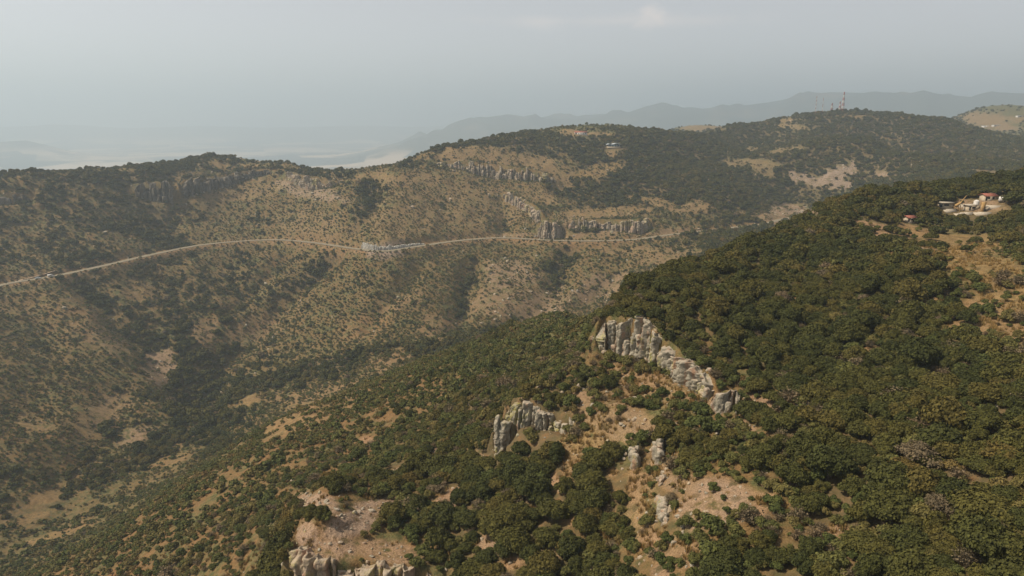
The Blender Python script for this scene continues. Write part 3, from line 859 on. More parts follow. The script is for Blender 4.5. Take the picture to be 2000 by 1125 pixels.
M_ROAD = road_mat()
RF = resample(road_pts, 3)
tag(ribbon("road", RF, 3.4, .35, M_ROAD, .05), kind='structure')
M_TRACK = plain_mat("dirt_track", (.33, .245, .165), .95, (.25, .18, .12), .8)
for pts, hw in [([(18,553),(45,546),(75,538),(110,528)], 1.6), ([(1730,466),(1760,470),(1790,484),(1830,490)], 1.0), ([(1550,243),(1540,238),(1548,234)], 3.0)]:
    W = []
    for px, py in pts:
        p = hit(px, py, 200); W.append(p)
    W = resample(W, 4); W[:, 2] = zat(W[:, 0], W[:, 1])
    tag(ribbon("dirt_path", W, hw, .25, M_TRACK, .3), kind='structure')

# ------------------------------------------------------------------ rock pillars and cliffs
def pillar(cx, cy, z0, z1, rx, ry, rot, seed, res):
    r_ = np.random.default_rng(seed)
    h = max(z1 - z0, .5)
    nz = int(np.clip(h / res, 4, 34)); ns = 16
    th = np.linspace(0, 2 * math.pi, ns, endpoint=False)
    e = r_.uniform(3.5, 8.0)
    cs, sn = np.cos(th), np.sin(th)
    rad = (np.abs(cs) ** e + np.abs(sn) ** e) ** (-1 / e)
    t = np.linspace(0, 1, nz)
    # joints: the column is broken into blocks that sit slightly askew
    nb = r_.integers(2, 5); cuts = np.sort(r_.uniform(.15, .95, nb))
    blk = np.searchsorted(cuts, t)
    bo = r_.normal(0, .17, (nb + 1, 2)); bs = r_.uniform(.85, 1.1, nb + 1); br = r_.normal(0, .3, nb + 1)
    sc = bs[blk] * (1.12 - .28 * t)
    for c in cuts: sc = sc * (1 - .10 * np.exp(-((t - c) / (.35 / nz + .01)) ** 2))
    sc[-1] *= .88
    lean = r_.normal(0, .05, 2)
    ang = rot + br[blk][:, None] + th[None]
    R = rad[None] * sc[:, None]
    lx, ly = R * np.cos(ang - rot) * rx, R * np.sin(ang - rot) * ry
    x = cx + lx * math.cos(rot) - ly * math.sin(rot) + (bo[blk, 0] * rx + lean[0] * t * h)[:, None]
    y = cy + lx * math.sin(rot) + ly * math.cos(rot) + (bo[blk, 1] * rx + lean[1] * t * h)[:, None]
    z = (z0 + t * h)[:, None] + np.zeros_like(x)
    P = np.stack([x, y, z], -1).reshape(-1, 3)
    nn = facets(P, rx * .95, rx * 1.7, seed % 5) * .34 + facets(P, rx * .45, rx * .7, 1) * .15
    cen = np.repeat(np.stack([x.mean(1), y.mean(1), z[:, 0]], 1), ns, 0)
    d = P - cen
    P = cen + d * (1 + nn[:, None]) 
    P[:, 2] += n3(P / (rx * .8), 5) * rx * .35 * (np.repeat(t, ns) > .9)
    top = P[-ns:].mean(0) + np.array([0, 0, rx * r_.uniform(.1, .35)])
    ix = np.arange(nz * ns).reshape(nz, ns); jx = np.roll(ix, -1, 1)
    f = np.stack([ix[:-1].ravel(), jx[:-1].ravel(), jx[1:].ravel(), ix[1:].ravel()], 1)
    cap = np.stack([ix[-1], jx[-1], np.full(ns, nz * ns), np.full(ns, nz * ns)], 1)
    return np.vstack([P, top[None]]), f, cap[:, :3]


def tri_quads(parts):
    """list of (verts, quads, tris) -> one mesh of triangles"""
    V, Fq, o = [], [], 0
    for v, q, t in parts:
        V.append(v)
        if len(q):
            Fq.append(np.stack([q[:, 0], q[:, 1], q[:, 2]], 1) + o); Fq.append(np.stack([q[:, 0], q[:, 2], q[:, 3]], 1) + o)
        if len(t): Fq.append(t + o)
        o += len(v)
    return np.vstack(V), np.vstack(Fq)


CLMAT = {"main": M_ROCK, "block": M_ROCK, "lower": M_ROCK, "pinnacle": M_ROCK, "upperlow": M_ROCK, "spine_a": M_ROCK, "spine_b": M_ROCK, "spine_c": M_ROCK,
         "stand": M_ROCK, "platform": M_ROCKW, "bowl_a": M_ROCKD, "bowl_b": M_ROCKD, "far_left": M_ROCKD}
def cliff_sheet(W, wd, seed, ruin=.25):
    """one continuous broken rock wall: columns parted by cracks, cut by joints, stepping back where a column has lost its top"""
    r_ = np.random.default_rng(seed)
    seg = np.hypot(np.diff(W[:, 0]), np.diff(W[:, 1])); tot = np.concatenate([[0], np.cumsum(seg)]); L = tot[-1]
    du = wd / 10.0; S = np.arange(0, L + du, du)
    H = np.interp(S, tot, W[:, 3] - W[:, 2]); H = H * np.clip(.92 + .45 * n2(S / (6 * wd), S * 0 + seed, 8) + (.25 if W[0, 1] > 300 else .1) * n2(S / (2.2 * wd), S * 0 + seed, 9), .45, 1.08); ZB = np.interp(S, tot, W[:, 2])
    bx, by = np.interp(S, tot, W[:, 0]), np.interp(S, tot, W[:, 1])
    tx, ty = np.gradient(bx), np.gradient(by); k = 7
    tx = np.convolve(np.pad(tx, k, 'edge'), np.ones(2 * k + 1) / (2 * k + 1), 'valid'); ty = np.convolve(np.pad(ty, k, 'edge'), np.ones(2 * k + 1) / (2 * k + 1), 'valid')
    tn = np.hypot(tx, ty); nx, ny = ty / tn, -tx / tn
    flip = np.where(nx * bx + ny * by > 0, -1.0, 1.0); nx *= flip; ny *= flip       # towards the valley side
    ew = min(1.5 * wd, .18 * L); end = sstep(0, ew, S) * sstep(0, ew, L - S)
    hm = H.max(); nv = int(np.clip(hm / (wd / 8), 16, 90))
    tv_ = np.linspace(-.28, 1.0, nv); cap = np.linspace(.10, 1, 9)
    SS, TT = np.meshgrid(S, tv_)
    zr = TT * H[None]
    # column edges, wandering with height
    edges = [0.0]
    while edges[-1] < L + 4 * wd: edges.append(edges[-1] + wd * r_.choice([.45, .7, 1.0, 1.5, 2.1], p=[.2, .3, .25, .17, .08]) * r_.uniform(.8, 1.2))
    edges = np.array(edges) - wd
    sw = SS + .32 * wd * n2(SS / (1.6 * wd), zr / (2.6 * wd), seed) + .10 * wd * n2(SS / (.5 * wd), zr / (.8 * wd), seed + 1)
    ci_ = np.clip(np.searchsorted(edges, sw) - 1, 0, len(edges) - 2)
    lo, hi = edges[ci_], edges[ci_ + 1]; cw = hi - lo; u = np.clip((sw - lo) / cw, 0, 1)
    off = r_.normal(0, .42, len(edges)) * wd
    bulge = (1 - np.abs(2 * u - 1) ** 5.0) * .22 * np.minimum(cw, 1.6 * wd)
    crack = -np.exp(-(np.minimum(u, 1 - u) * cw / (.14 * wd)) ** 2) * wd * r_.uniform(.5, 1.5, len(edges))[ci_]
    # joints: each column is a pile of blocks, every block tilted its own way
    ncol = len(edges); nb = int(np.clip(hm / (1.5 * wd), 2, 6))
    cut = (np.arange(nb)[None] + r_.uniform(.15, .85, (ncol, nb))) / nb * 1.2 - .15
    blk = (TT[..., None] > cut[ci_]).sum(-1)
    bo = r_.normal(0, .10, (ncol, nb + 1)) * wd
    t1_, t2_ = r_.normal(0, .36, (ncol, nb + 1)), r_.normal(0, .08, (ncol, nb + 1))
    cpad = np.concatenate([np.full((ncol, 1), -.3), cut, np.full((ncol, 1), 1.1)], 1)
    tloc = TT - .5 * (cpad[ci_, blk] + cpad[ci_, blk + 1])
    bo_f = bo[ci_, blk] + t1_[ci_, blk] * (u - .5) * cw + t2_[ci_, blk] * tloc * H[None]
    dj = np.min(np.abs(TT[..., None] - cut[ci_]), axis=-1) * H[None]
    joint = -.16 * wd * np.exp(-(dj / (.10 * wd)) ** 2)
    # columns that lost their tops
    hc = np.where(r_.random(ncol) < ruin, r_.uniform(.35, .8, ncol), r_.uniform(.86, 1.06, ncol))
    lost = sstep(0, .35 * wd / hm, TT - hc[ci_])
    crack = crack * (1 - .65 * np.clip(TT, 0, 1) ** 3)
    o = off[ci_] + bulge + crack + bo_f + joint - .75 * wd * lost
    o = o + (1 - TT) * .10 * H[None] + .35 * wd * n2(SS / (3.3 * wd), TT * 3, seed + 2)
    zr = zr - lost * np.maximum(TT - hc[ci_], 0) * H[None] * .85
    P = np.stack([bx[None] + nx[None] * o, by[None] + ny[None] * o, ZB[None] + zr * (.6 + .4 * end)[None]], -1)
    q = P.reshape(-1, 3)
    nz3 = facets(q, .85 * wd, 3.6 * wd, seed % 5) * .22 * wd + facets(q, .42 * wd, .7 * wd, 1) * .15 * wd + .35 * wd
    P = P + np.stack([nx[None] * nz3.reshape(o.shape), ny[None] * nz3.reshape(o.shape), .25 * nz3.reshape(o.shape)], -1)
    # broken top receding into the slope
    top = P[-1]; caps = []
    for c in cap:
        b = c * 1.5 * wd
        cc = c ** .7; x_, y_ = top[:, 0] * (1 - cc) + (bx + nx * .35 * wd) * cc - nx * b, top[:, 1] * (1 - cc) + (by + ny * .35 * wd) * cc - ny * b
        zz = top[:, 2] + (.18 * wd * n2(S / (.5 * wd), np.full(len(S), c * 4), seed + 5) + .12 * wd) * (1 - c)
        zz = zz * (1 - c ** 1.4) + (zat(x_, y_) - .5 * wd * c) * c ** 1.4
        caps.append(np.stack([x_, y_, zz], 1))
    P = np.concatenate([P, np.array(caps)], 0)
    n_, m_ = P.shape[:2]
    ix = np.arange(n_ * m_).reshape(n_, m_)
    q = np.stack([ix[:-1, :-1].ravel(), ix[:-1, 1:].ravel(), ix[1:, 1:].ravel(), ix[1:, :-1].ravel()], 1)
    return P.reshape(-1, 3), q, np.zeros((0, 3), int)


SHEET = {"main": .22, "block": .2, "lower": .45, "platform": .3, "hill_band": .5, "hill_diag": .6, "road_buttress": .3, "road_wall": .4, "bowl_a": .4, "bowl_b": .5, "ridge_right": .6, "far_left": .5}
for ci, ((nm, pts, wd, rows, label), W) in enumerate(zip(CL, cliffs)):
    parts = []
    seglen = np.hypot(np.diff(W[:, 0]), np.diff(W[:, 1])); tot = np.concatenate([[0], np.cumsum(seglen)])
    isnear = W[0, 1] < 300
    res = .3 if isnear else 2.0
    r_ = np.random.default_rng(100 + ci)
    sheet = nm in SHEET
    if sheet: parts.append(cliff_sheet(W, wd * (1.25 if isnear else .9), 40 + ci, SHEET[nm]))
    for row in range(1 if sheet else rows):
        s = r_.uniform(0, wd * 1.5)
        while s < tot[-1]:
            q = [np.interp(s, tot, W[:, i]) for i in range(4)]
            hh = q[3] - q[2]
            back = row * wd * .6 + r_.uniform(-.3, .3) * wd - (.9 * wd if sheet else 0)
            dn = math.hypot(q[0], q[1]); ux, uy = q[0] / dn, q[1] / dn
            x, y = q[0] + ux * back, q[1] + uy * back
            w_ = wd * r_.uniform(.6, 1.1) * (.5 if sheet else .72)
            frac = r_.uniform(.15, .7) if sheet else r_.uniform(.7, 1.04)
            z1 = q[2] + hh * frac
            z0 = min(q[2], float(zat(np.array([x]), np.array([y]))[0])) - 1.2
            if z1 - z0 > .8:
                parts.append(pillar(x, y, z0, z1, w_, w_ * r_.uniform(.7, 1.3), r_.uniform(0, 3.14), 1000 * ci + len(parts), res))
            s += w_ * (r_.uniform(2.5, 7) if sheet else r_.uniform(1.0, 1.5))
    v, f = tri_quads(parts)
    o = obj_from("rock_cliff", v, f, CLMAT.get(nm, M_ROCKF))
    tag(o, label, "cliff", "cliffs and rock outcrops on the hillsides")


def boulder_mesh(seed, sub=3):
    import bmesh
    bm = bmesh.new(); bmesh.ops.create_icosphere(bm, subdivisions=sub, radius=1.0)
    v = np.array([p.co[:] for p in bm.verts])
    r_ = np.random.default_rng(seed)
    for _ in range(9):                               # chisel flat faces
        n = r_.normal(size=3); n /= np.linalg.norm(n); d = r_.uniform(.45, .8)
        k = v @ n; m = k > d
        v[m] -= np.outer(k[m] - d, n) * .85
    v *= 1 + (.13 * n3(v * 1.6, seed % 11) + .06 * n3(v * 4, seed % 5))[:, None]
    v *= np.array([1, r_.uniform(.65, .95), r_.uniform(.55, .9)])
    for p, c in zip(bm.verts, v): p.co = c
    me = bpy.data.meshes.new("boulder"); bm.to_mesh(me); bm.free()
    return me


BM = []
for k in range(7):
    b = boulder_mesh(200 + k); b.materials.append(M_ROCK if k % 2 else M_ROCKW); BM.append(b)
BLD = [  # px, py, size in photograph pixels, stretch z, label
 (1262,786,20,.8,"rounded pale boulder on the golden slope under the tall ochre cliff"),(1239,780,13,1.0,"small pale boulder left of the rounded one under the ochre cliff"),
 (1131,760,15,1.3,"upright grey boulder on rust coloured grass above the lower outcrop"),(1166,753,9,1,"little round white boulder beside an oak below the ochre cliff"),
 (1098,772,13,1.4,"grey boulder on red soil between the ochre knob and the upright boulder"),(1186,768,8,1.5,"thin pale stone leaning below the round white boulder"),
 (1238,822,9,1.3,"small grey stone right above the slender rock ribs"),(1255,829,8,1.0,"smaller stone just right of the grey stone above the rock ribs"),(1212,830,9,1.2,"knobbly pale stone left of the two small stones above the ribs"),
 (1222,890,9,1.3,"egg shaped stone left of the narrow rock rib"),(1185,905,15,.6,"low white rocks tucked above a dark oak cluster"),(1218,898,12,.8,"pale stone above the dark oak cluster, nearer the rib"),
 (1292,838,10,1.3,"pale stone at the head of the tall slender rib"),(1150,735,12,1.4,"grey standing stone between oaks left under the ochre cliff"),
 (1112,688,9,.8,"pale rock beside the oaks left of the ochre cliff foot"),(1010,1005,17,1.3,"large pink slab poking out of the oaks at the bottom centre"),(1000,1048,17,.9,"grey white boulder below the pink slab"),
 (985,1062,12,.8,"smaller pale boulder left of the grey white boulder"),(1070,1000,13,1.1,"rounded grey boulder right of the pink slab"),(1335,1030,12,.8,"pale boulder on the reddish rubble, right of the rock spine"),
 (1345,945,10,.8,"pale boulder above the rubble clearing"),(1325,938,9,1.2,"upright stone beside the pale boulder above the rubble"),(1322,1010,11,1.0,"light stone clinging to the rock spine"),
 (1381,1000,9,.6,"flat pale stone in the middle of the rubble clearing"),(1351,1105,11,.7,"pale stone low in the gap between oaks at the bottom"),(1461,800,9,.9,"small boulder at the lower edge of the short blocky outcrop"),
 (1400,848,10,.8,"pale boulder between oaks right of the slender ribs"),(1503,870,8,.7,"little white rock in a gap of the dense oaks"),(1940,648,16,.35,"long flat pale rock slab on the brown clearing at right"),
 (1205,655,0,1,""),(1190,597,9,1.1,"white boulder balanced above the top of the ochre cliff"),(1222,578,9,.8,"pale rock on the crest beside the first oaks"),(1180,690,11,1.4,"leaning grey slab at the left foot of the ochre cliff"),
 (1246,700,13,1.3,"dark grey block fallen at the foot of the ochre cliff"),(1262,705,13,1.1,"pale fallen block at the cliff foot, right of the dark one"),
 (640,985,9,.7,"tan stone on the upper part of the pale stony platform"),(700,1000,10,.6,"low tan stone in the centre of the pale stony platform"),(665,1060,10,.6,"tan stone near the platform edge above the crumbling cliff"),
 (600,965,9,.9,"pale stone at the upper left corner of the stony platform"),(571,940,8,.8,"small white stone just outside the platform's upper left corner"),(880,985,9,.7,"pale stone in a small clearing right of the stony platform"),
 (967,625,8,1,"dark boulder among shrubs across the valley floor"),(565,1010,0,1,""),(205,455,8,.9,"big hazy grey boulder on the left slope above the road"),(805,405,9,.8,"pale boulder on the grassy slope of the middle hill"),
 (1420,432,8,1.2,"white upright stone beside the road bend at right"),(887,335,8,.8,"pale boulder at the left foot of the long cliff band"),(1215,375,0,1,""),
]
for k, (px, py, sz, st, label) in enumerate(BLD):
    if sz == 0: continue
    x, y, z = hit(px, py)
    d = math.sqrt(x * x + y * y + z * z)
    s = sz * d / F / 2
    o = bpy.data.objects.new("boulder", BM[k % 7]); COL.objects.link(o)
    o.location = (x, y, z + s * st * .45); o.scale = (s * 1.05, s, s * st); o.rotation_euler = (random.uniform(-.2, .2), random.uniform(-.25, .25), random.uniform(0, 6.28))
    tag(o, label, "boulder", "loose boulders on the slopes")

# ------------------------------------------------------------------ plants
def quads_on(points, normals, size, r_, up=.25):
    """small irregular leaf sprays at the points"""
    n = len(points)
    nj = normals + r_.normal(0, .55, (n, 3)); nj[:, 2] += up
    nj /= np.linalg.norm(nj, axis=1)[:, None]
    a = np.cross(nj, r_.normal(size=(n, 3))); a /= np.linalg.norm(a, axis=1)[:, None]
    b = np.cross(nj, a)
    s = size * r_.uniform(.6, 1.35, n)[:, None]
    P = np.stack([points - a * s * r_.uniform(.7, 1.2, (n, 1)) - b * s * .35, points + a * s * .25 - b * s * r_.uniform(.6, 1.1, (n, 1)) + nj * s * .25,
                  points + a * s * r_.uniform(.7, 1.2, (n, 1)) + b * s * .3 - nj * s * .1, points - a * s * .2 + b * s * r_.uniform(.7, 1.1, (n, 1)) + nj * s * .15], 1).reshape(-1, 3)
    ix = np.arange(n * 4).reshape(n, 4)
    return P, ix


_ico = None
def ico():
    global _ico
    if _ico is None:
        import bmesh
        bm = bmesh.new(); bmesh.ops.create_icosphere(bm, subdivisions=2, radius=1.0)
        _ico = (np.array([p.co[:] for p in bm.verts]), np.array([[q.index for q in fc.verts] for fc in bm.faces]))
        bm.free()
    return _ico


def crown_data(seed, nq, leaf, width=5.0, height=3.3, lift=.5, nl=14, core=.8, spread=.36):
    r_ = np.random.default_rng(seed)
    C_ = []
    for k in range(nl):
        a = 2.399963 * k + r_.uniform(-.5, .5)
        q = math.sqrt((k + .3) / nl) * spread * width * r_.uniform(.8, 1.12)
        zz = lift + height * (.62 - .33 * (q / (spread * width)) ** 2) * r_.uniform(.75, 1.15)
        rl = width * r_.uniform(.13, .215)
        C_.append((q * math.cos(a), q * math.sin(a), max(zz, lift + rl * .55), rl))
    C_ = np.array(C_)
    # leaves spread evenly over the lobes' outer surface
    m = int(nq * 1.9)
    wts = C_[:, 3] ** 2; pk = r_.choice(nl, m, p=wts / wts.sum())
    n = r_.normal(size=(m, 3)); n /= np.linalg.norm(n, axis=1)[:, None]
    n[:, 2] = np.where(n[:, 2] < -.5, -n[:, 2], n[:, 2])
    rr = C_[pk, 3] * (r_.uniform(.86, 1.14, m)) * (1 + .5 * n3(n * 2.2 + C_[pk, :3], 2))
    P = C_[pk, :3] + n * rr[:, None] * np.array([1, 1, .85])
    ok = np.ones(m, bool)
    for k in range(nl):
        ok &= (np.linalg.norm((P - C_[k, :3]) / np.array([1, 1, .85]), axis=1) > C_[k, 3] * .82) | (pk == k)
    P, n = P[ok][:nq], n[ok][:nq]
    qv, qf = quads_on(P, n, leaf, r_)
    iv, itf = ico()
    parts = [(qv, qf, np.zeros((0, 3), int))]
    for k in range(nl):
        vv = iv * C_[k, 3] * core
        vv = vv * (1 + .35 * n3(iv * 2 + k, 4))[:, None] * np.array([1, 1, .85]) + C_[k, :3]
        parts.append((vv, np.zeros((0, 4), int), itf))
    return tri_quads(parts), C_


def tube(p0, p1, r0, r1, ns=6):
    p0, p1 = np.array(p0, float), np.array(p1, float)
    d = p1 - p0; d /= np.linalg.norm(d)
    a = np.cross(d, [0.3, .2, .9] if abs(d[2]) < .9 else [1, 0, 0]); a /= np.linalg.norm(a); b = np.cross(d, a)
    th = np.linspace(0, 2 * math.pi, ns, endpoint=False)
    c = np.cos(th)[:, None] * a + np.sin(th)[:, None] * b
    v = np.vstack([p0 + c * r0, p1 + c * r1]); i = np.arange(ns); j = (i + 1) % ns
    return v, np.stack([i, j, j + ns, i + ns], 1), np.zeros((0, 3), int)


def trunk_data(seed, Cn):
    r_ = np.random.default_rng(seed)
    parts = []
    for s in range(r_.integers(1, 4)):
        b = r_.normal(0, .12, 2)
        fork = np.array([b[0] * 2 + r_.normal(0, .2), b[1] * 2 + r_.normal(0, .2), r_.uniform(.8, 1.3)])
        parts.append(tube((b[0], b[1], -.6), fork, .17, .12))
        for k in r_.choice(len(Cn), 4, replace=False):
            mid = (fork + Cn[k, :3]) / 2 + r_.normal(0, .15, 3)
            parts.append(tube(fork, mid, .10, .07)); parts.append(tube(mid, Cn[k, :3], .07, .03))
    return tri_quads(parts)


def twig_shrub(seed, n=160, width=2.4, height=1.8):
    """leafless grey shrub: a fan of thin twigs with few dry sprays"""
    r_ = np.random.default_rng(seed); parts = []
    tips = []
    for k in range(n):
        a = r_.uniform(0, 6.28); e = r_.uniform(.5, 1.45); L = r_.uniform(.55, 1.0)
        d = np.array([math.cos(a) * math.cos(e) * width / 2 * 1.3, math.sin(a) * math.cos(e) * width / 2 * 1.3, math.sin(e) * height]) * L
        m = d * .5 + r_.normal(0, .08, 3)
        parts.append(tube(m, d, .03, .012, 3)); tips.append(d)
        if k % 3 == 0: parts.append(tube((0, 0, -.1), m, .035, .03, 3))
    tips = np.array(tips)
    qv, qf = quads_on(tips + r_.normal(0, .12, tips.shape), tips / np.linalg.norm(tips, axis=1)[:, None], .10, r_)
    parts.append((qv, qf, np.zeros((0, 3), int)))
    return tri_quads(parts)


def mk_mesh(name, vf, mat):
    me_ = mesh_np(name, vf[0], vf[1]); me_.materials.append(mat); return me_


def merged_source(name, col, A, B, ma, mb):
    v = np.vstack([A[0], B[0]]); f = np.vstack([A[1], B[1] + len(A[0])])
    me_ = mesh_np(name, v, f); me_.materials.append(ma); me_.materials.append(mb)
    mi = np.zeros(len(f), np.int32); mi[len(A[1]):] = 1
    me_.polygons.foreach_set("material_index", mi)
    o = bpy.data.objects.new(name, me_); col.objects.link(o)
    return o


KN = 8
crownsN, trunksN, CN = [], [], []
SHAPES = [(5.0, 3.3, .45, 14), (5.4, 3.0, .4, 16), (4.6, 3.5, .5, 12), (5.8, 3.1, .4, 18), (4.8, 2.9, .35, 13), (5.2, 3.7, .6, 15), (4.2, 3.2, .4, 10), (5.5, 3.4, .5, 17)]
src_near = bpy.data.collections.new("oak_sources_near"); src_mid = bpy.data.collections.new("oak_sources_middle"); src_far = bpy.data.collections.new("oak_sources_far")
src_shrub = bpy.data.collections.new("shrub_sources"); src_shrubn = bpy.data.collections.new("shrub_sources_near"); src_stone = bpy.data.collections.new("stone_sources")
for k in range(KN):
    W_, H_, LI, NL = SHAPES[k]
    cd, Cn = crown_data(10 + k, 2600, .15, W_, H_, LI, NL)
    td = trunk_data(30 + k, Cn)
    crownsN.append(mk_mesh("crown", cd, M_OAK)); trunksN.append(mk_mesh("trunk", td, M_BARK)); CN.append(Cn)
    merged_source("oak_near_%02d" % k, src_near, cd, td, M_OAK, M_BARK)
    cm_, Cn = crown_data(10 + k, 800, .27, W_, H_, LI, NL, core=.84)
    merged_source("oak_mid_%02d" % k, src_mid, cm_, td, M_OAK, M_BARK)
    cf_, Cn = crown_data(10 + k, 260, .42, W_, H_, LI, NL, core=.86)
    merged_source("oak_far_%02d" % k, src_far, cf_, tri_quads([tube((0, 0, -.6), (0, 0, 1.6), .2, .12, 5)]), M_OAK, M_BARK)
for k in range(2):
    cd, Cn = crown_data(110 + k, 1300, .10, 4.6, 3.0, .5, 13, core=.5)
    td = trunk_data(130 + k, Cn)
    crownsN.append(mk_mesh("crown", cd, M_DRY)); trunksN.append(mk_mesh("trunk", td, M_BARK)); CN.append(Cn)
    for c_, n_ in ((src_near, "oak_near_%02d"), (src_mid, "oak_mid_%02d"), (src_far, "oak_far_%02d")):
        cd2, Cn = crown_data(110 + k, {src_near: 1300, src_mid: 500, src_far: 200}[c_], {src_near: .10, src_mid: .2, src_far: .34}[c_], 4.6, 3.0, .5, 13, core=.6)
        merged_source(n_ % (KN + k), c_, cd2, td, M_DRY, M_BARK)
shrubN = []
for k in range(5):
    s_, Cn = crown_data(60 + k, 700, .10, 2.4, 1.5 + .2 * (k % 3), .12, 7 + k % 3, core=.78)
    shrubN.append(mk_mesh("shrub", s_, M_SHRUB))
    o = bpy.data.objects.new("shrub_near_%02d" % k, shrubN[-1]); src_shrubn.objects.link(o)
    s_, Cn = crown_data(60 + k, 110, .22, 2.4, 1.5 + .2 * (k % 3), .1, 6, core=.8)
    o = bpy.data.objects.new("shrub_low_%02d" % k, mk_mesh("shrub_low", s_, M_SHRUB)); src_shrub.objects.link(o)
for k in range(3):
    s_ = twig_shrub(80 + k)
    shrubN.append(mk_mesh("shrub", s_, M_DRY))
    o = bpy.data.objects.new("shrub_near_%02d" % (5 + k), shrubN[-1]); src_shrubn.objects.link(o)
for k in range(5):
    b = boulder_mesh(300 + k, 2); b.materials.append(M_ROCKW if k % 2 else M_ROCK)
    o = bpy.data.objects.new("stone_%02d" % k, b); src_stone.objects.link(o)


def gn_scatter(name, col, pos, rot, scl, vid, kind='stuff'):
    me_ = bpy.data.meshes.new(name)
    me_.vertices.add(len(pos)); me_.vertices.foreach_set("co", np.asarray(pos, np.float32).ravel())
    for nm_, dat, typ in (("rot", rot, 'FLOAT_VECTOR'), ("scl", scl, 'FLOAT_VECTOR')):
        at = me_.attributes.new(nm_, typ, 'POINT'); at.data.foreach_set("vector", np.asarray(dat, np.float32).ravel())
    at = me_.attributes.new("vid", 'INT', 'POINT'); at.data.foreach_set("value", np.asarray(vid, np.int32))
    me_.update()
    o = bpy.data.objects.new(name, me_); COL.objects.link(o)
    ng = bpy.data.node_groups.new(name, 'GeometryNodeTree')
    ng.interface.new_socket("Geometry", in_out='INPUT', socket_type='NodeSocketGeometry')
    ng.interface.new_socket("Geometry", in_out='OUTPUT', socket_type='NodeSocketGeometry')
    gi = ng.nodes.new('NodeGroupInput'); go = ng.nodes.new('NodeGroupOutput')
    iop = ng.nodes.new('GeometryNodeInstanceOnPoints'); ci_ = ng.nodes.new('GeometryNodeCollectionInfo')
    ci_.inputs['Collection'].default_value = col; ci_.inputs['Separate Children'].default_value = True; ci_.inputs['Reset Children'].default_value = True
    def na(n_, t_):
        q = ng.nodes.new('GeometryNodeInputNamedAttribute'); q.data_type = t_; q.inputs[0].default_value = n_; return q.outputs[0]
    ng.links.new(gi.outputs[0], iop.inputs['Points']); ng.links.new(ci_.outputs[0], iop.inputs['Instance'])
    iop.inputs['Pick Instance'].default_value = True
    ng.links.new(na("vid", 'INT'), iop.inputs['Instance Index'])
    e2r = ng.nodes.new('FunctionNodeEulerToRotation'); ng.links.new(na("rot", 'FLOAT_VECTOR'), e2r.inputs[0])
    ng.links.new(e2r.outputs[0], iop.inputs['Rotation']); ng.links.new(na("scl", 'FLOAT_VECTOR'), iop.inputs['Scale'])
    ng.links.new(iop.outputs[0], go.inputs[0])
    md = o.modifiers.new("scatter", 'NODES'); md.node_group = ng
    o['kind'] = kind
    return o


def scatter_pts(r0, r1, s0, s1, seed):
    """jittered points, spacing s0 at r0 growing to s1 at r1, azimuth +-41 degrees"""
    r_ = np.random.default_rng(seed); xs, ys = [], []
    r = r0
    while r < r1:
        s = s0 + (s1 - s0) * (r - r0) / (r1 - r0)
        n = int(math.radians(82) * r / s)
        a = (np.arange(n) + r_.uniform(-.48, .48, n)) / n * math.radians(82) - math.radians(41)
        rr = r + r_.uniform(-.48, .48, n) * s
        xs.append(np.sin(a) * rr); ys.append(np.cos(a) * rr)
        r += s
    return np.concatenate(xs), np.concatenate(ys)


def hollows(x, y):
    wx_ = x + 25 * n2(x / 130, y / 130, 1); wy_ = y + 25 * n2(x / 130, y / 130, 2)
    a = 1 - 2 * np.abs(n2(wx_ / 75, wy_ / 75, 3)); b = 1 - 2 * np.abs(n2(wx_ / 28, wy_ / 28, 4))
    return (.55 - a) + .6 * (.55 - b)


def landscape(x, y):
    z = zat(x, y); px, py = pix(x, y, z)
    T, o = fields(px, py, x, y)
    hd = sample(HIDE, x, y)
    rd, _ = seg_dist(x, y, RP[::3]) if True else (None, None)
    return z, px, py, T, o, hd, rd


# cliff faces stay free of trees
def near_cliff(x, y, extra=0.0, front=None):
    m = np.zeros(x.shape, bool)
    for W, cl in zip(cliffs, CL):
        xs, ys = W[:, 0], W[:, 1]; mg = 16 + extra
        k = np.where((x > xs.min() - mg) & (x < xs.max() + mg) & (y > ys.min() - mg) & (y < ys.max() + mg))[0]
        if not len(k): continue
        d, par = seg_dist(x[k], y[k], [(p[0], p[1]) for p in W])
        kk = np.clip(par.astype(int), 0, len(W) - 2); f = par - kk
        bx = W[kk, 0] * (1 - f) + W[kk + 1, 0] * f; by = W[kk, 1] * (1 - f) + W[kk + 1, 1] * f
        s = d * np.sign((x[k] - bx) * bx + (y[k] - by) * by)
        wd = cl[2]
        m[k] |= (s > -((front if front else (6.5 if cl[0] == 'lower' else 4.0)) + 1.5 * n2(x[k] / 3, y[k] / 3, 9) if W[0, 1] < 300 else 1.6 * wd) - extra) & (s < wd * 1.1 + extra)
    return m


CLEAR = [(1775,436,2.5,5),(1929,392,5,10),(1906,405,3,12),(1917,414,3,12),(1872,412,3,11),(1852,411,4,8),(1880,402,3,7),(1938,404,5,8),(1918,417,4,8),(1886,417,3,7),(1955,395,4,8),
         (1198,288,12,14),(1134,262,12,16),(1926,247,14,30),(1950,244,16,30),(1940,251,16,30),(300,604,3,4),(340,748,3,4),(1895,408,3,7),(1845,404,3,7)]
CW = [(hit(a, b, 200 if b > 300 else 500), c, e) for a, b, c, e in CLEAR]


def near_built(x, y):
    m = np.zeros(x.shape, bool)
    for (hx, hy, hz_), c, e in CW:
        d = math.hypot(hx, hy); ux, uy = hx / d, hy / d
        fwd = (x - hx) * ux + (y - hy) * uy; sd_ = (x - hx) * uy - (y - hy) * ux
        m |= (np.abs(sd_) < c) & (fwd < c) & (fwd > -e)
    return m


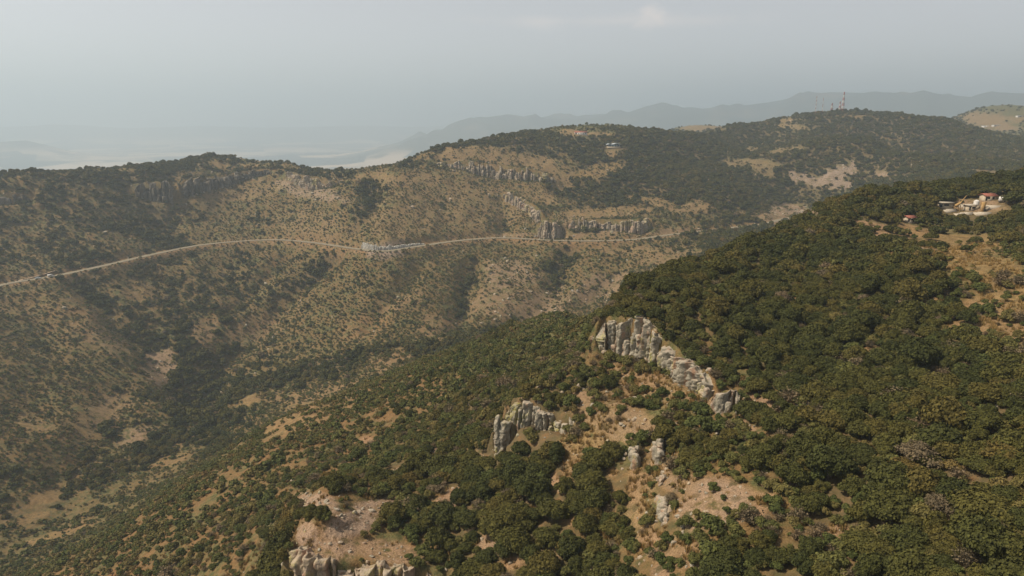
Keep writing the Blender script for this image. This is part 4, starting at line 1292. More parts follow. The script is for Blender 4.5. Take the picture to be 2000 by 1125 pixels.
trees = []
for r0, r1, s0, s1, seed in [(62, 200, 2.85, 3.1, 1), (200, 480, 3.1, 3.7, 2), (480, 1000, 4.6, 5.2, 3), (1000, 1700, 5.4, 6.6, 4), (1700, 2600, 8, 9, 5)]:
    x, y = scatter_pts(r0, r1, s0, s1, seed)
    z, px, py, T, o, hd, rd = landscape(x, y)
    cl = .5 + .62 * (n2(x / 11, y / 11, 51) + .5 * n2(x / 5, y / 5, 52)) + .25 * n2(x / 35, y / 35, 53)
    hypot_ = np.hypot(x, y)
    T = np.where((hypot_ > 330) & (T < .9), np.clip(T * (1.15 + .6 * hollows(x, y)), 0, 1), T)
    thr = np.clip(T * np.where(np.hypot(x, y) > 400, np.where(T > .85, 1.08, .92), np.where(px > 1180, .93, 1.0)), 0, np.where(hypot_ > 400, 1.08, np.where(px > 1180, .69, 1.0)))
    thr = np.where((px < 950) & (hypot_ > 150) & (hypot_ < 420), thr * np.where((px < 760) & (py > 780), .45, .66), thr)
    rr = np.random.default_rng(seed + 50).uniform(0, 1, len(x))
    keep = (cl * .75 + rr * .25 < thr * .98) & (hd < .05) & (rd > 7)
    keep &= ~near_cliff(x, y) & ~near_built(x, y)
    r = np.hypot(x, y)
    k = np.where(keep)[0]
    r2 = np.random.default_rng(seed + 70)
    s = np.clip(r2.lognormal(-.12, .27, len(k)), .45, 1.6) * np.where(r[k] < 480, .75, .88) * (1 + .22 * (T[k] > .8))
    s *= np.where((r[k] > 330), 1.12, 1.0)
    # the left flank of the near hill and the dry slopes carry smaller growth
    fl = (px[k] < 1180) & (r[k] > 150) & (r[k] < 360); s = np.where(fl, s * r2.uniform(.5, .85, len(k)), s)
    op = (r[k] > 380) & (px[k] < 1300) & (T[k] < .45); s = np.where(op, s * r2.uniform(.5, 1.0, len(k)), s)
    trees.append(np.stack([x[k], y[k], z[k] - .12 * s, s, px[k], py[k], r[k], hd[k]], 1))
TR = np.vstack(trees)
NTR = len(TR)
r2 = np.random.default_rng(99)
tv = r2.integers(0, KN, NTR); trot = r2.uniform(0, 6.28, NTR); tzs = r2.uniform(.78, 1.25, NTR)
tv = np.where(r2.random(NTR) < .028, r2.integers(KN, KN + 2, NTR), tv)
vis = (TR[:, 4] > -10) & (TR[:, 4] < 2010) & (TR[:, 5] < 1140) & (TR[:, 7] < .012)
size_px = TR[:, 3] / np.hypot(TR[:, 6], TR[:, 2]) * vis
order = np.argsort(-size_px)
ind = order[:300]; rest = np.setdiff1d(np.arange(NTR), ind)

LM = [  # landmarks a viewer can find: px, py, phrase
 (1265,690,"tall ochre cliff"),(1050,810,"lower grey outcrop"),(978,850,"yellow stained pinnacle"),(1425,780,"short blocky outcrop"),(690,1020,"pale stony platform"),(740,1115,"crumbling tan cliff"),
 (1283,890,"slender grey ribs"),(1298,1015,"jagged rock spine"),(1298,1105,"standing rock"),(1420,985,"reddish rubble clearing"),(1950,640,"brown clearing at right"),(1900,520,"golden meadow"),
 (1010,1005,"pink slab"),(1150,870,"golden grass slope"),(1560,466,"rust coloured tree"),(1255,562,"crest end"),(1690,680,"bare oak streak"),(2000,1125,"bottom right corner"),(1750,900,"dense oak expanse"),
 (1700,1120,"bottom edge"),(880,985,"small stony gap"),(1930,960,"thin pale gap at right"),(1640,1040,"small brown gap")]
ORD = ["closest", "second closest", "third closest", "fourth closest", "fifth closest", "sixth closest", "seventh closest", "eighth closest", "ninth closest", "tenth closest"]


def rel_side(dx, dy):
    if abs(dx) > abs(dy): return "to the right of" if dx > 0 else "to the left of"
    return "below" if dy > 0 else "above"


def make_labels(P, kindphrase, sizes):
    """unique wording: size, kind, rank and side of the nearest landmark"""
    bu = {}
    for i, (px, py) in enumerate(P):
        d = [math.hypot(px - a, py - b) for a, b, _ in LM]
        k = int(np.argmin(d)); sd_ = rel_side(px - LM[k][0], py - LM[k][1])
        bu.setdefault((k, sd_), []).append((d[k], i))
    out = [None] * len(P)
    big = np.percentile(sizes, 66); sm = np.percentile(sizes, 33)
    for (k, sd_), lst in bu.items():
        lst.sort()
        for q, (_, i) in enumerate(lst):
            szw = "large" if sizes[i] > big else ("small" if sizes[i] < sm else "mid-sized")
            rank = ORD[q] if q < 10 else "number %d outward" % (q + 1)
            if q < 10: out[i] = "%s %s, %s %s the %s" % (szw, kindphrase[i], rank, sd_, LM[k][2])
            else: out[i] = "%s %s, %dth in order %s the %s" % (szw, kindphrase[i], q + 1, sd_, LM[k][2])
    return out


lab = make_labels([(TR[i, 4], TR[i, 5] - 10) for i in ind], ["grey leafless oak" if tv[i] >= KN else "rounded oak" for i in ind], [TR[i, 3] for i in ind])
for n_, i in enumerate(ind):
    root = bpy.data.objects.new("oak_tree", None); COL.objects.link(root)
    root.empty_display_size = .5
    x, y, z, s = TR[i, :4]
    root.location = (x, y, z); root.rotation_euler = (0, 0, trot[i]); root.scale = (s, s, s * tzs[i])
    c = bpy.data.objects.new("crown", crownsN[tv[i]]); c.parent = root; COL.objects.link(c)
    t = bpy.data.objects.new("trunk", trunksN[tv[i]]); t.parent = root; COL.objects.link(t)
    tag(root, lab[n_], "tree", "evergreen oaks on the near hillside")
for nm_, lo, hi, src in [("near", 0, 210, src_near), ("mid", 210, 480, src_mid), ("far", 480, 9999, src_far)]:
    k = rest[(TR[rest, 6] >= lo) & (TR[rest, 6] < hi)]
    rot = np.zeros((len(k), 3)); rot[:, 2] = trot[k]
    scl = np.stack([TR[k, 3], TR[k, 3], TR[k, 3] * tzs[k]], 1)
    o = gn_scatter("woodland", src, TR[k, :3], rot, scl, tv[k])
    tag(o, {"near": "dense evergreen oak scrub covering the near hill", "mid": "low oak wood on the flank and top of the near hill", "far": "dark green oak woods over the distant hills"}[nm_], "woodland", kind='stuff')

# shrubs
sh = []
for r0, r1, s0, s1, seed, mul in [(62, 210, 1.75, 1.9, 11, 1.0), (210, 480, 1.9, 2.3, 12, 1.0), (480, 960, 2.3, 3.3, 13, 1.15), (960, 1650, 4.2, 6.5, 14, 1.7)]:
    x, y = scatter_pts(r0, r1, s0, s1, seed)
    z, px, py, T, o, hd, rd = landscape(x, y)
    S = np.full(len(x), .52)
    r = np.hypot(x, y)
    flank = (px < 1180) & (r > 150) & (r < 400) & (r > 150); S = np.where(flank, .85, S)
    S = np.where((px > 1150) & (r < 500), .85 - .2 * (T > .6), S)
    S = np.where(r > 420, .86 + .22 * hollows(x, y), S)
    S = np.where(flank & (px < 800) & (py > 760), .60 + .12 * n2(x / 30, y / 30, 68), S)
    S *= 1 - .42 * o[0]; S *= 1 - np.where(px > 1600, .45, .2) * o[2]; S *= 1 - .45 * o[1]
    cl = .5 + .7 * n2(x / 7, y / 7, 61) + .4 * n2(x / 24, y / 24, 62)
    rr = np.random.default_rng(seed).uniform(0, 1, len(x))
    cl = cl + .25 * n2(x / 60, y / 60, 63)
    keep = (cl * .8 + rr * .2 < S) & (hd < .012) & (rd > 5) & ~near_cliff(x, y, -.6, 1.6) & ~near_built(x, y)
    k = np.where(keep)[0]
    s = np.clip(np.random.default_rng(seed + 5).lognormal(-.45, .38, len(k)), .25, 1.7) * mul
    s = np.where(flank[k], s * 1.15, s)
    s = np.where((r[k] < 200), s * 1.2, s)
    sh.append(np.stack([x[k], y[k], z[k] - .05, s, px[k], py[k], r[k], hd[k]], 1))
SH = np.vstack(sh); NS = len(SH)
r2 = np.random.default_rng(98)
sv = r2.integers(0, 5, NS); srot = r2.uniform(0, 6.28, NS)
tw = r2.random(NS) < .16; svn = np.where(tw, r2.integers(5, 8, NS), sv)
vis = (SH[:, 4] > 0) & (SH[:, 4] < 2000) & (SH[:, 5] < 1125) & (SH[:, 7] < .004)
# a shrub counts as showing when no tree crown stands over it
cell = {}
for i in np.where(TR[:, 6] < 170)[0]: cell.setdefault((int(TR[i, 0] // 4), int(TR[i, 1] // 4)), []).append(i)
free = np.zeros(NS, bool)
for i in np.where(vis & (SH[:, 6] < 160))[0]:
    ok = True; cx_, cy_ = int(SH[i, 0] // 4), int(SH[i, 1] // 4)
    for a in (-1, 0, 1):
        for b in (-2, -1, 0, 1):
            for j in cell.get((cx_ + a, cy_ + b), ()):
                R_ = 2.6 * TR[j, 3] + .4
                dx, dy = SH[i, 0] - TR[j, 0], SH[i, 1] - TR[j, 1]
                if abs(dx) < R_ and -R_ < dy < R_ + 3.4 * TR[j, 3] * 1.1: ok = False
    free[i] = ok
szs = SH[:, 3] / SH[:, 6] * free
order = np.argsort(-szs)[:300]
order = order[szs[order] > 0]
kp = ["leafless grey shrub" if svn[i] >= 5 else "low leafy shrub" for i in order]
lab = make_labels([(SH[i, 4], SH[i, 5]) for i in order], kp, [SH[i, 3] for i in order])
for n_, i in enumerate(order):
    o = bpy.data.objects.new("shrub", shrubN[svn[i]]); COL.objects.link(o)
    x, y, z, s = SH[i, :4]
    o.location = (x, y, z); o.rotation_euler = (0, 0, srot[i]); o.scale = (s, s, s)
    tag(o, lab[n_], "shrub", "low shrubs in the openings of the near slope")
rest = np.setdiff1d(np.arange(NS), order)
for nm_, lo, hi, src, vd in [("near", 0, 210, src_shrubn, svn), ("far", 210, 9999, src_shrub, sv)]:
    k = rest[(SH[rest, 6] >= lo) & (SH[rest, 6] < hi)]
    rot = np.zeros((len(k), 3)); rot[:, 2] = srot[k]
    o = gn_scatter("undergrowth", src, SH[k, :3], rot, np.repeat(SH[k, 3:4], 3, 1), vd[k])
    tag(o, {"near": "dry undergrowth between the oaks on the near hill", "far": "mottled low scrub over the valley slopes"}[nm_], "undergrowth", kind='stuff')

# dry grass tufts
def tuft(seed):
    r_ = np.random.default_rng(seed); P_, Q_ = [], []
    for k in range(26):
        a = r_.uniform(0, 6.28); q = r_.uniform(0, .35); b = np.array([math.cos(a) * q, math.sin(a) * q, -.05]); L_ = r_.uniform(.35, .8)
        t_ = b + np.array([math.cos(a + r_.normal(0, .5)) * .35 * r_.random(), math.sin(a + r_.normal(0, .5)) * .35 * r_.random(), L_])
        s_ = np.cross(t_ - b, r_.normal(size=3)); s_ /= np.linalg.norm(s_); wd_ = .05
        n0 = len(P_); P_ += [b - s_ * wd_, b + s_ * wd_, t_ + s_ * wd_ * .4, t_ - s_ * wd_ * .4]; Q_.append([n0, n0 + 1, n0 + 2, n0 + 3])
    return tri_quads([(np.array(P_), np.array(Q_), np.zeros((0, 3), int))])
M_GRASS = leaf_mat("dry_grass", [(0.0, (.17, .13, .05)), (.4, (.26, .17, .065)), (.7, (.27, .185, .08)), (1.0, (.14, .13, .05))])
src_tuft = bpy.data.collections.new("tuft_sources")
for k in range(4): src_tuft.objects.link(bpy.data.objects.new("tuft_%02d" % k, mk_mesh("tuft", tuft(400 + k), M_GRASS)))
x, y = scatter_pts(62, 260, .85, 1.5, 31)
z, px, py, T, o, hd, rd = landscape(x, y)
cl = .5 + .7 * n2(x / 4, y / 4, 65) + .4 * n2(x / 14, y / 14, 66)
k = np.where((cl < .35 + .25 * o[2] + .25 * o[3] - .3 * o[1]) & (hd < .01) & (T < .75))[0]
r2 = np.random.default_rng(96)
rt = np.zeros((len(k), 3)); rt[:, 2] = r2.uniform(0, 6.28, len(k))
og = gn_scatter("dry_grass", src_tuft, np.stack([x[k], y[k], z[k]], 1), rt, np.repeat(r2.uniform(.5, 1.4, (len(k), 1)), 3, 1), r2.integers(0, 4, len(k)))
tag(og, "tufts of dry golden grass in the openings of the near slope", "grass", kind='stuff')

# loose stones
st_ = []
for r0, r1, s0, seed in [(62, 190, 1.25, 21), (560, 1100, 4.2, 22)]:
    x, y = scatter_pts(r0, r1, s0, s0 * 1.3, seed)
    z, px, py, T, o, hd, rd = landscape(x, y)
    rr = np.random.default_rng(seed).uniform(0, 1, len(x))
    pr = .9 * o[1] * (o[1] > .12) + .05 * o[3] + .03 + (.2 * o[0] if r1 < 300 else 0)
    pr = np.maximum(pr, near_cliff(x, y, 3.0) * (.35 if r1 < 300 else .3))
    keep = (rr < pr) & (hd < .01) & (rd > 5)
    k = np.where(keep)[0]
    s = np.random.default_rng(seed + 5).lognormal(-1.35 if r1 < 300 else -.1, .55, len(k))
    st_.append(np.stack([x[k], y[k], z[k], np.clip(s, .08, 2.4)], 1))
ST = np.vstack(st_)
r2 = np.random.default_rng(97)
o = gn_scatter("stone_rubble", src_stone, ST[:, :3], r2.uniform(-.5, 6.28, (len(ST), 3)), ST[:, 3:4] * r2.uniform(.7, 1.3, (len(ST), 3)), r2.integers(0, 5, len(ST)))
tag(o, "loose pale stones strewn over the bare patches", "rubble", kind='stuff')

# ------------------------------------------------------------------ built things
def box(cx, cy, cz, sx, sy, sz, rot=0.0):
    v = np.array([[i, j, k] for i in (-.5, .5) for j in (-.5, .5) for k in (0, 1)], float) * [sx, sy, sz]
    c, s = math.cos(rot), math.sin(rot)
    v = np.stack([v[:, 0] * c - v[:, 1] * s + cx, v[:, 0] * s + v[:, 1] * c + cy, v[:, 2] + cz], 1)
    q = np.array([[0, 1, 3, 2], [4, 6, 7, 5], [0, 4, 5, 1], [2, 3, 7, 6], [1, 5, 7, 3], [0, 2, 6, 4]])
    return v, q, np.zeros((0, 3), int)


def bar(p0, p1, r): return tube(p0, p1, r, r, 4)


def part(name, parts, mat, parent=None):
    v, f = tri_quads(parts)
    return obj_from(name, v, f, mat, parent)


def empty(name, loc, rz=0.0):
    o = bpy.data.objects.new(name, None); COL.objects.link(o); o.location = loc; o.rotation_euler = (0, 0, rz); return o


M_RED = plain_mat("mast_red", (.38, .12, .10), .6, (.33, .10, .08)); M_WHITE = plain_mat("white_paint", (.66, .63, .58), .6, (.5, .47, .42), 1.2)  # mast red is paled towards pink, distance haze put into the paint colour
M_STEEL = plain_mat("grey_steel", (.30, .30, .30), .5); M_DARK = plain_mat("dark_opening", (.03, .032, .035), .4)
M_TILE = plain_mat("red_roof", (.30, .11, .075), .8, (.20, .075, .05), 1.2); M_CREAM = plain_mat("cream_render", (.44, .37, .27), .9, (.34, .28, .20), 1.5)
M_WOOD = plain_mat("yellow_timber", (.42, .27, .11), .8, (.30, .18, .07)); M_METAL = plain_mat("pale_metal_roof", (.55, .60, .62), .45, (.42, .48, .52))
M_STONE = plain_mat("pale_paving", (.46, .40, .31), .95); M_GLASS = plain_mat("blue_glass", (.06, .10, .13), .2)
M_BLUE = plain_mat("dark_car_paint", (.06, .09, .13), .3)


def crest(px, d0, d1):
    a, _ = ray(px, 300); j = int(round(float(np.interp(a, AZ, np.arange(len(AZ))))))
    k = np.where((RR > d0) & (RR < d1))[0]; q = k[int(np.argmax(Z[k, j] / RR[k]))]
    return math.sin(a) * RR[q], math.cos(a) * RR[q], float(Z[q, j])


def lattice_tower(px, py, top_py, width, label, bands=7, dmin=1200):
    x, y, z = crest(px, 1350, 1600)
    d = math.hypot(x, y); _, tt = ray(px, top_py); H = float(tt) * d - z + 1; z -= 1
    root = empty("lattice_tower", (x, y, z), .4); tag(root, label, "tower", "masts on the distant summit")
    nb = bands
    def wid(t): return width * (1 - .78 * t)
    for b in range(nb):
        P = []
        t0, t1 = b / nb, (b + 1) / nb
        m = 2
        for q in range(m):
            ta, tb = t0 + (t1 - t0) * q / m, t0 + (t1 - t0) * (q + 1) / m
            wa, wb = wid(ta) / 2, wid(tb) / 2
            cs = [(-1, -1), (1, -1), (1, 1), (-1, 1)]
            for c in range(4):
                a, e = cs[c], cs[(c + 1) % 4]
                P.append(bar((a[0] * wa, a[1] * wa, ta * H), (a[0] * wb, a[1] * wb, tb * H), .25))
                P.append(bar((a[0] * wa, a[1] * wa, ta * H), (e[0] * wb, e[1] * wb, tb * H), .16))
                P.append(bar((e[0] * wa, e[1] * wa, ta * H), (a[0] * wb, a[1] * wb, tb * H), .16))
                P.append(bar((a[0] * wb, a[1] * wb, tb * H), (e[0] * wb, e[1] * wb, tb * H), .16))
        o = part("mast_section", P, M_RED if b % 2 == (nb - 1) % 2 else M_WHITE, root)
        o['label'] = "red painted section" if b % 2 == (nb - 1) % 2 else "white painted section"
    part("antenna", [bar((0, 0, H), (0, 0, H * 1.05), .12), box(.9, 0, H * .93, .6, 1.0, 2.2), box(-.9, .3, H * .86, .6, 1.0, 2.0)], M_STEEL, root)
    part("microwave_dish", [tube((wid(.62) / 2, -1.2, H * .62), (wid(.62) / 2, -.4, H * .62), 1.1, .5, 10), tube((-wid(.4) / 2, -1.6, H * .4), (-wid(.4) / 2, -.8, H * .4), 1.0, .4, 10)], M_WHITE, root)


lattice_tower(1637, 218, 180, 4.3, "tall red and white lattice tower on the highest summit", 7)
lattice_tower(1631, 218, 199, 3.4, "shorter red and white lattice tower touching the tall one on its left", 5)
lattice_tower(1616, 218, 202, 4.0, "small stubby red and white tower left of the two big ones", 4)


def guyed_mast(px, py, top_py, rad, label, bands=9):
    x, y, z = crest(px, 1350, 1600); d = math.hypot(x, y); _, tt = ray(px, top_py); H = float(tt) * d - z
    root = empty("guyed_mast", (x, y, z), .2); tag(root, label, "mast", "masts on the distant summit")
    for b in range(bands):
        P = []
        for c in range(3):
            a = c * 2.094
            P.append(bar((rad * math.cos(a), rad * math.sin(a), H * b / bands), (rad * math.cos(a), rad * math.sin(a), H * (b + 1) / bands), .11))
            for q in range(3):
                P.append(bar((rad * math.cos(a), rad * math.sin(a), H * (b + q / 3) / bands), (rad * math.cos(a + 2.094), rad * math.sin(a + 2.094), H * (b + (q + 1) / 3) / bands), .07))
        part("mast_section", P, M_WHITE if b % 2 else M_RED, root)
    for c in range(3):
        a = c * 2.094 + .5
        part("guy_wire", [bar((0, 0, H * .9), (H * .45 * math.cos(a), H * .45 * math.sin(a), -2), .03), bar((0, 0, H * .5), (H * .45 * math.cos(a), H * .45 * math.sin(a), -2), .03)], M_STEEL, root)


guyed_mast(1585, 228, 188, .8, "tall thin banded guyed mast, leftmost on the distant summit")
guyed_mast(1598, 228, 191, .35, "very thin grey mast between the banded mast and the small tower", 5)


def gable_house(px, py, w, dpt, h, roof_h, rot, wall, roof, label, wins=3, dmin=100, name="house", group=None, flat=False, cat="house"):
    x, y, z = hit(px, py, dmin)
    z = float(min(zat(np.array([x + a for a in (-w/2, w/2)]), np.array([y + b for b in (-dpt/2, dpt/2)])))) + .3
    root = empty(name, (x, y, z), rot); tag(root, label, cat, group)
    part("wall", [box(0, 0, -1.5, w, dpt, h + 1.5)] if flat else [box(0, 0, -1.5, w, dpt, h + 1.5), (np.array([[-w/2, -dpt/2, h], [-w/2, dpt/2, h], [-w/2, 0, h + roof_h * .93], [w/2, -dpt/2, h], [w/2, dpt/2, h], [w/2, 0, h + roof_h * .93]]),
         np.zeros((0, 4), int), np.array([[0, 1, 2], [3, 5, 4]]))], wall, root)
    e = .5
    if flat:
        part("roof", [box(0, 0, h + .003, w + 2 * e, dpt + 2 * e, roof_h)], roof, root)
    else:
        vv = np.array([[-w/2-e, -dpt/2-e, h - .1], [w/2+e, -dpt/2-e, h - .1], [w/2+e, 0, h + roof_h], [-w/2-e, 0, h + roof_h], [w/2+e, dpt/2+e, h - .1], [-w/2-e, dpt/2+e, h - .1]])
        v2 = vv + np.array([0, 0, .18])
        V_ = np.vstack([vv, v2])
        Q = np.array([[6, 7, 8, 9], [9, 8, 10, 11], [3, 2, 1, 0], [5, 4, 2, 3], [0, 1, 7, 6], [4, 5, 11, 10], [1, 2, 8, 7], [2, 4, 10, 8], [3, 0, 6, 9], [5, 3, 9, 11]])
        part("roof", [(V_, Q, np.zeros((0, 3), int))], roof, root)
    for k in range(wins):
        wx_ = -w / 2 + w * (k + .75) / (wins + .5)
        fr = part("window", [box(wx_, -dpt / 2 - .03, h * .35, w / (wins * 2.6), .12, h * .42)], M_DARK, root)
    part("door", [box(-w / 2 + w * .07, -dpt / 2 - .03, 0, w * .06 + .5, .12, h * .75)], M_DARK, root)
    return root


gable_house(1134, 262, 17, 7, 3.2, 1.6, .05, M_WHITE, M_TILE, "long white house with red roof on the middle hill's bare top", 5, 500, group=None)
gable_house(1775, 433, 3.3, 2.6, 1.5, .6, .3, M_CREAM, M_TILE, "small red roofed hut half hidden among oaks near the golden meadow", 1, 200, name="hut", cat="hut")
gable_house(1929, 390, 4.8, 3.6, 1.9, .8, .1, M_CREAM, M_TILE, "red roofed cabin behind the hilltop works at right", 2, 200, name="hut", cat="hut")
gable_house(1926, 247, 16, 9, 3.5, .4, .1, M_WHITE, M_METAL, "white flat shed on the far tan hill, left of the others", 3, 1700, flat=True, name="shed", cat="shed")
gable_house(1950, 244, 24, 10, 3.5, .4, -.05, M_WHITE, M_METAL, "long white shed on the far tan hill, furthest up the slope", 4, 1700, flat=True, name="shed", cat="shed")
gable_house(1940, 251, 26, 9, 3.2, .4, .05, M_CREAM, M_TILE, "pink roofed long building on the far tan hill", 4, 1700, flat=True, name="shed", cat="shed")
gable_house(1991, 228, 12, 8, 4, .4, .0, M_WHITE, M_METAL, "single white hut near the far hill's right end", 1, 1700, flat=True, name="shed", cat="shed")

gable_house(1895, 409, 4.2, 3.0, 1.9, .3, .25, M_CREAM, M_STONE, "tiny flat roofed tan hut between the tank and the beam structure", 1, 200, flat=True, name="hut", cat="hut")
gable_house(1845, 405, 4.6, 3.0, 1.7, .3, -.15, M_CREAM, M_STONE, "flat pale hut at the far left of the hilltop works", 1, 200, flat=True, name="hut", cat="hut")
# glass-sided lookout with a curved pale roof on the middle hill
x, y, z = hit(1198, 288, 500); z += 1.0
lk = empty("lookout_pavilion", (x, y, z), .1); tag(lk, "low pavilion with a pale curved roof among trees on the middle hill", "pavilion")
part("floor_slab", [box(0, 0, -2, 17, 9, 2.2)], M_CREAM, lk)
part("glass_wall", [box(0, 0, .203, 15.5, 7.6, 2.6)], M_GLASS, lk)
V_ = []; n_ = 13
for i in range(n_):
    t = i / (n_ - 1); xx = -9.5 + 19 * t; zz = 2.85 + (1.1 if t < .36 else 2.0) * math.sin(math.pi * (t / .36 if t < .36 else (t - .36) / .64)) * .8
    for yy in (-5, 5):
        for dz in (0, .35): V_.append((xx, yy, zz + dz))
V_ = np.array(V_); Q = []
for i in range(n_ - 1):
    a = i * 4; b = a + 4
    Q += [[a, b, b + 2, a + 2][::-1], [a + 1, b + 1, b + 3, a + 3], [a, a + 1, b + 1, b], [a + 2, b + 2, b + 3, a + 3]]
Q += [[0, 2, 3, 1], [4 * n_ - 4, 4 * n_ - 3, 4 * n_ - 1, 4 * n_ - 2]]
part("roof", [(V_, np.array(Q), np.zeros((0, 3), int))], M_METAL, lk)
for k in range(5): part("post", [box(-7.4 + 3.7 * k, -4.3, .2, .3, .3, 2.9)], M_WHITE, lk)

# hilltop works at the right: terrace walls, tank, timber structures, van
def at(px, py, dmin=200):
    x, y, z = hit(px, py, dmin); return x, y, z
x, y, z = at(1906, 405)
tk = empty("water_tank", (x, y, z), .3); tag(tk, "white cylindrical tank on a square base at the hilltop works", "tank")
part("base", [box(0, 0, -1, 3.6, 3.0, 2.0)], M_CREAM, tk)
part("tank_body", [tube((0, 0, 1.003), (0, 0, 2.6), 1.05, 1.05, 20), tube((0, 0, 2.6), (0, 0, 3.0), 1.05, .3, 20)], M_WHITE, tk)
part("lid", [tube((0, 0, 2.95), (0, 0, 3.15), .35, .33, 12), tube((0, 0, 3.15), (0, 0, 3.16), .33, .01, 12)], M_STEEL, tk)
x, y, z = at(1917, 415)
af = empty("wooden_structure", (x, y, z), 0); af.scale = (.72, .72, .72); tag(af, "tall leaning yellow timber panel with a dark open side at the hilltop works", "timber structure")
part("panel", [(np.array([[-.9, -.6, -.5], [.5, -.6, -.5], [2.5, .6, 5.6], [-.1, .6, 5.6], [-.9, -.35, -.5], [.5, -.35, -.5], [2.5, .85, 5.6], [-.1, .85, 5.6]]),
      np.array([[0, 1, 2, 3], [7, 6, 5, 4], [0, 4, 5, 1], [1, 5, 6, 2], [2, 6, 7, 3], [3, 7, 4, 0]]), np.zeros((0, 3), int))], M_WOOD, af)
for a, b in (((2.4, 1.0, 5.5), (3.0, 2.4, -.6)), ((-.1, 1.0, 5.5), (.4, 2.6, -.6))): part("prop", [bar(a, b, .12)], M_WOOD, af)
part("open_side", [box(1.6, 1.3, -.5, 1.2, 1.6, 3.4)], M_DARK, af)
x, y, z = at(1872, 412)
gf = empty("timber_crane", (x, y, z), 0); tag(gf, "slender tan beam structure with a long arm raised to the upper right", "timber structure")
part("arm", [tube((.2, 0, 3.0), (2.3, 0, 6.1), .26, .12, 6), tube((2.2, 0, 6.0), (2.75, 0, 6.15), .16, .05, 6)], M_WOOD, gf)
part("body", [tube((-1.7, 0, 2.0), (.3, 0, 3.2), .5, .55, 8)], M_WOOD, gf)
for xx in (-1.6, -1.2, .0, .4): part("leg", [tube((xx, .2 * (1 if xx in (-1.6, 0.0) else -1), 2.4), (xx - .15, .25 * (1 if xx in (-1.6, 0.0) else -1), -.5), .15, .1, 6)], M_WOOD, gf)
for k, (px, py, w_, lab_) in enumerate([(1852, 411, 5.0, "pale stone terrace slab, leftmost at the hilltop works"), (1880, 402, 4.5, "pale paved slab between the beam structure and the tank"), (1938, 404, 8.0, "long pale paved slab right of the leaning timber panel"),
                                       (1918, 417, 5.5, "curved pale paving in front of the leaning timber panel"), (1886, 417, 3.5, "small tan slab below the beam structure"), (1872, 419, 3.0, "lowest tan stone block at the hilltop works")]):
    x, y, z = at(px, py)
    ang = random.uniform(-.3, .3)
    tag(part("paved_terrace", [box(x, y, z - 1.2, w_, 3.2, 1.5, ang), box(x + .3, y - 1.2, z - 1.2, w_ * .9, .35, 1.95, ang)], M_STONE), lab_, "terrace", "stone terraces at the hilltop works")


def vehicle(px, py, rz, van, paint, label, dmin=100, scale=1.0, zoff=0.0):
    x, y, z = hit(px, py, dmin); z += zoff
    root = empty("parked_van" if van else "car", (x, y, z), rz); tag(root, label, "van" if van else "car")
    root.scale = (scale,) * 3
    L, W2, Hh = (4.9, 1.9, 2.0) if van else (4.3, 1.75, 1.4)
    prof = [(-L/2, .35), (-L/2, 1.75 if van else .9), (-L/2 + .15, Hh), (L * .12, Hh), (L * .28, 1.05 if not van else 1.25), (L/2 - .1, .85), (L/2, .35)] if van else \
           [(-L/2, .35), (-L/2, .85), (-L * .36, .92), (-L * .24, Hh), (L * .10, Hh), (L * .26, .92), (L/2 - .1, .78), (L/2, .35)]
    n = len(prof); V_ = np.array([[p[0], s * W2 / 2 * (1 if p[1] < 1.0 else .88), p[1]] for s in (-1, 1) for p in prof])
    Q = np.array([[i, (i + 1) % n, (i + 1) % n + n, i + n] for i in range(n)])
    T_ = np.array([[0, i + 1, i] for i in range(1, n - 1)] + [[n, n + i, n + i + 1] for i in range(1, n - 1)])
    part("body", [(V_, Q, T_)], paint, root)
    part("windows", [box(-.35, 0, 1.0, L * .42, W2 * .95, .36)], M_DARK, root)
    for sx in (-1, 1):
        for sy in (-1, 1):
            part("wheel", [tube((sx * L * .31, sy * (W2 / 2 - .1), .33), (sx * L * .31, sy * (W2 / 2 + .02), .33), .33, .32, 12)], M_DARK, root)


vehicle(1955, 394, 1.0, True, M_WHITE, "white van parked among the oaks right of the hilltop works", 200)
def on_road(px):
    k = int(np.argmin([abs(pix(p[0], p[1], p[2])[0] - px) for p in RF])); p = RF[k]; q = RF[min(k + 1, len(RF) - 1)]
    return p, math.atan2(q[1] - p[1], q[0] - p[0])
for px, van, paint, lab_ in [(103, True, M_WHITE, "white van driving on the left stretch of the road"), (77, False, M_METAL, "small silver car on the road just left of the white van"), (1163, False, M_BLUE, "")]:
    if not lab_: continue
    p, a = on_road(px)
    vehicle(px, 540, a, van, paint, lab_, 400)
    ob = [o for o in COL.objects if o.get('label') == lab_][0]; ob.location = (p[0], p[1], p[2] + .37)

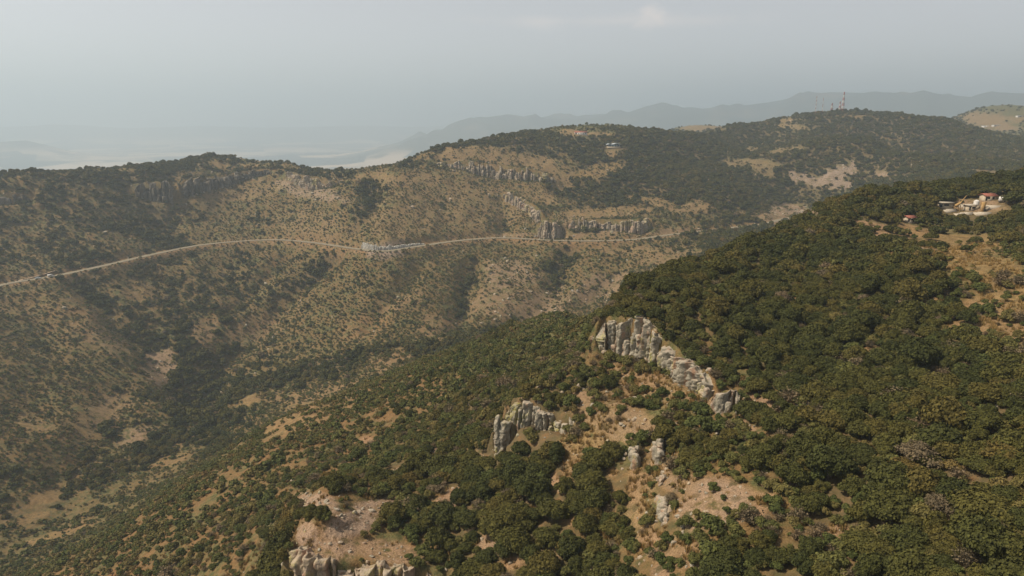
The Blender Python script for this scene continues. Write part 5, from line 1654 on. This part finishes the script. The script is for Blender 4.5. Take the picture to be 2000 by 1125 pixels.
# roadside white rock face
p0 = [on_road(px)[0] for px in (712, 730, 750, 770, 790)]
Wc = []
for px in np.arange(710, 832, 6.0):
    p, a = on_road(px); d = math.hypot(p[0], p[1])
    hgt = 6.0 if px < 735 else (5.0 if px < 765 else 3.4)
    hgt *= 1 - .6 * max(0, (px - 790) / 40)
    Wc.append((p[0] * (1 + 6.5 / d), p[1] * (1 + 6.5 / d), p[2], p[2] + hgt))
parts = [cliff_sheet(np.array(Wc), .8, 77, .15)]
M_CHALK = plain_mat("white_rock", (.64, .61, .54), .95, (.42, .40, .35), .7)
tag(part("rock_cutting", parts, M_CHALK), "bright white rock cutting on the inside of the road bend", "rock face")

# summit cross on the left knoll
x, y, z = hit(417, 307.5, 700)
cr_ = empty("summit_cross", (x, y, z), 0); tag(cr_, "thin dark cross on the small summit of the left ridge", "cross")
part("post", [box(0, 0, -1, .45, .45, 8.5)], M_DARK, cr_); part("crossbar", [box(0, 0, 5.2, 3.0, .4, .45)], M_DARK, cr_)

# slim poles on the left slope
for px, py, hh, lab_ in [(300, 604, 11, "thin dark pole on the slope under the left road"), (340, 748, 10, "thin dark pole beside the pale triangular clearing"), (286, 566, 9, "shorter thin pole uphill of the two on the left slope")]:
    x, y, z = hit(px, py, 350)
    po = empty("utility_pole", (x, y, z), .3); tag(po, lab_, "pole", "wooden poles on the left slope")
    po.rotation_euler = (0, -.16, .1)
    part("pole", [tube((0, 0, -1), (0, 0, hh), .2, .13, 6)], M_BARK, po); part("crossarm", [box(0, 0, hh - .8, 1.8, .15, .15)], M_BARK, po)

# ------------------------------------------------------------------ haze
bpy.context.view_layer.update()
hz = NT("haze_air")
hz.t.nodes.remove(hz.b)
pv = hz.n("ShaderNodeVolumePrincipled")
pv.inputs['Color'].default_value = (.64, .77, .87, 1)
pv.inputs['Density'].default_value = HAZE_DENSITY
pv.inputs['Anisotropy'].default_value = .30
hz.m.cycles.volume_sampling = 'DISTANCE'
hz.m.cycles.homogeneous_volume = True
hz.t.links.new(pv.outputs[0], hz.out.inputs['Volume'])
S_ = 53000; zb = -760; zt = 640
v, q, _ = box(0, 0, zb, 2 * S_, 2 * S_, zt - zb)
o = obj_from("haze", v, q, hz.m)
tag(o, "pale blue haze filling the air over the valley", "haze", kind='stuff')
print("trees", NTR, "shrubs", NS, "stones", len(ST), "zmin", Z.min(), "zmax", Z.max())
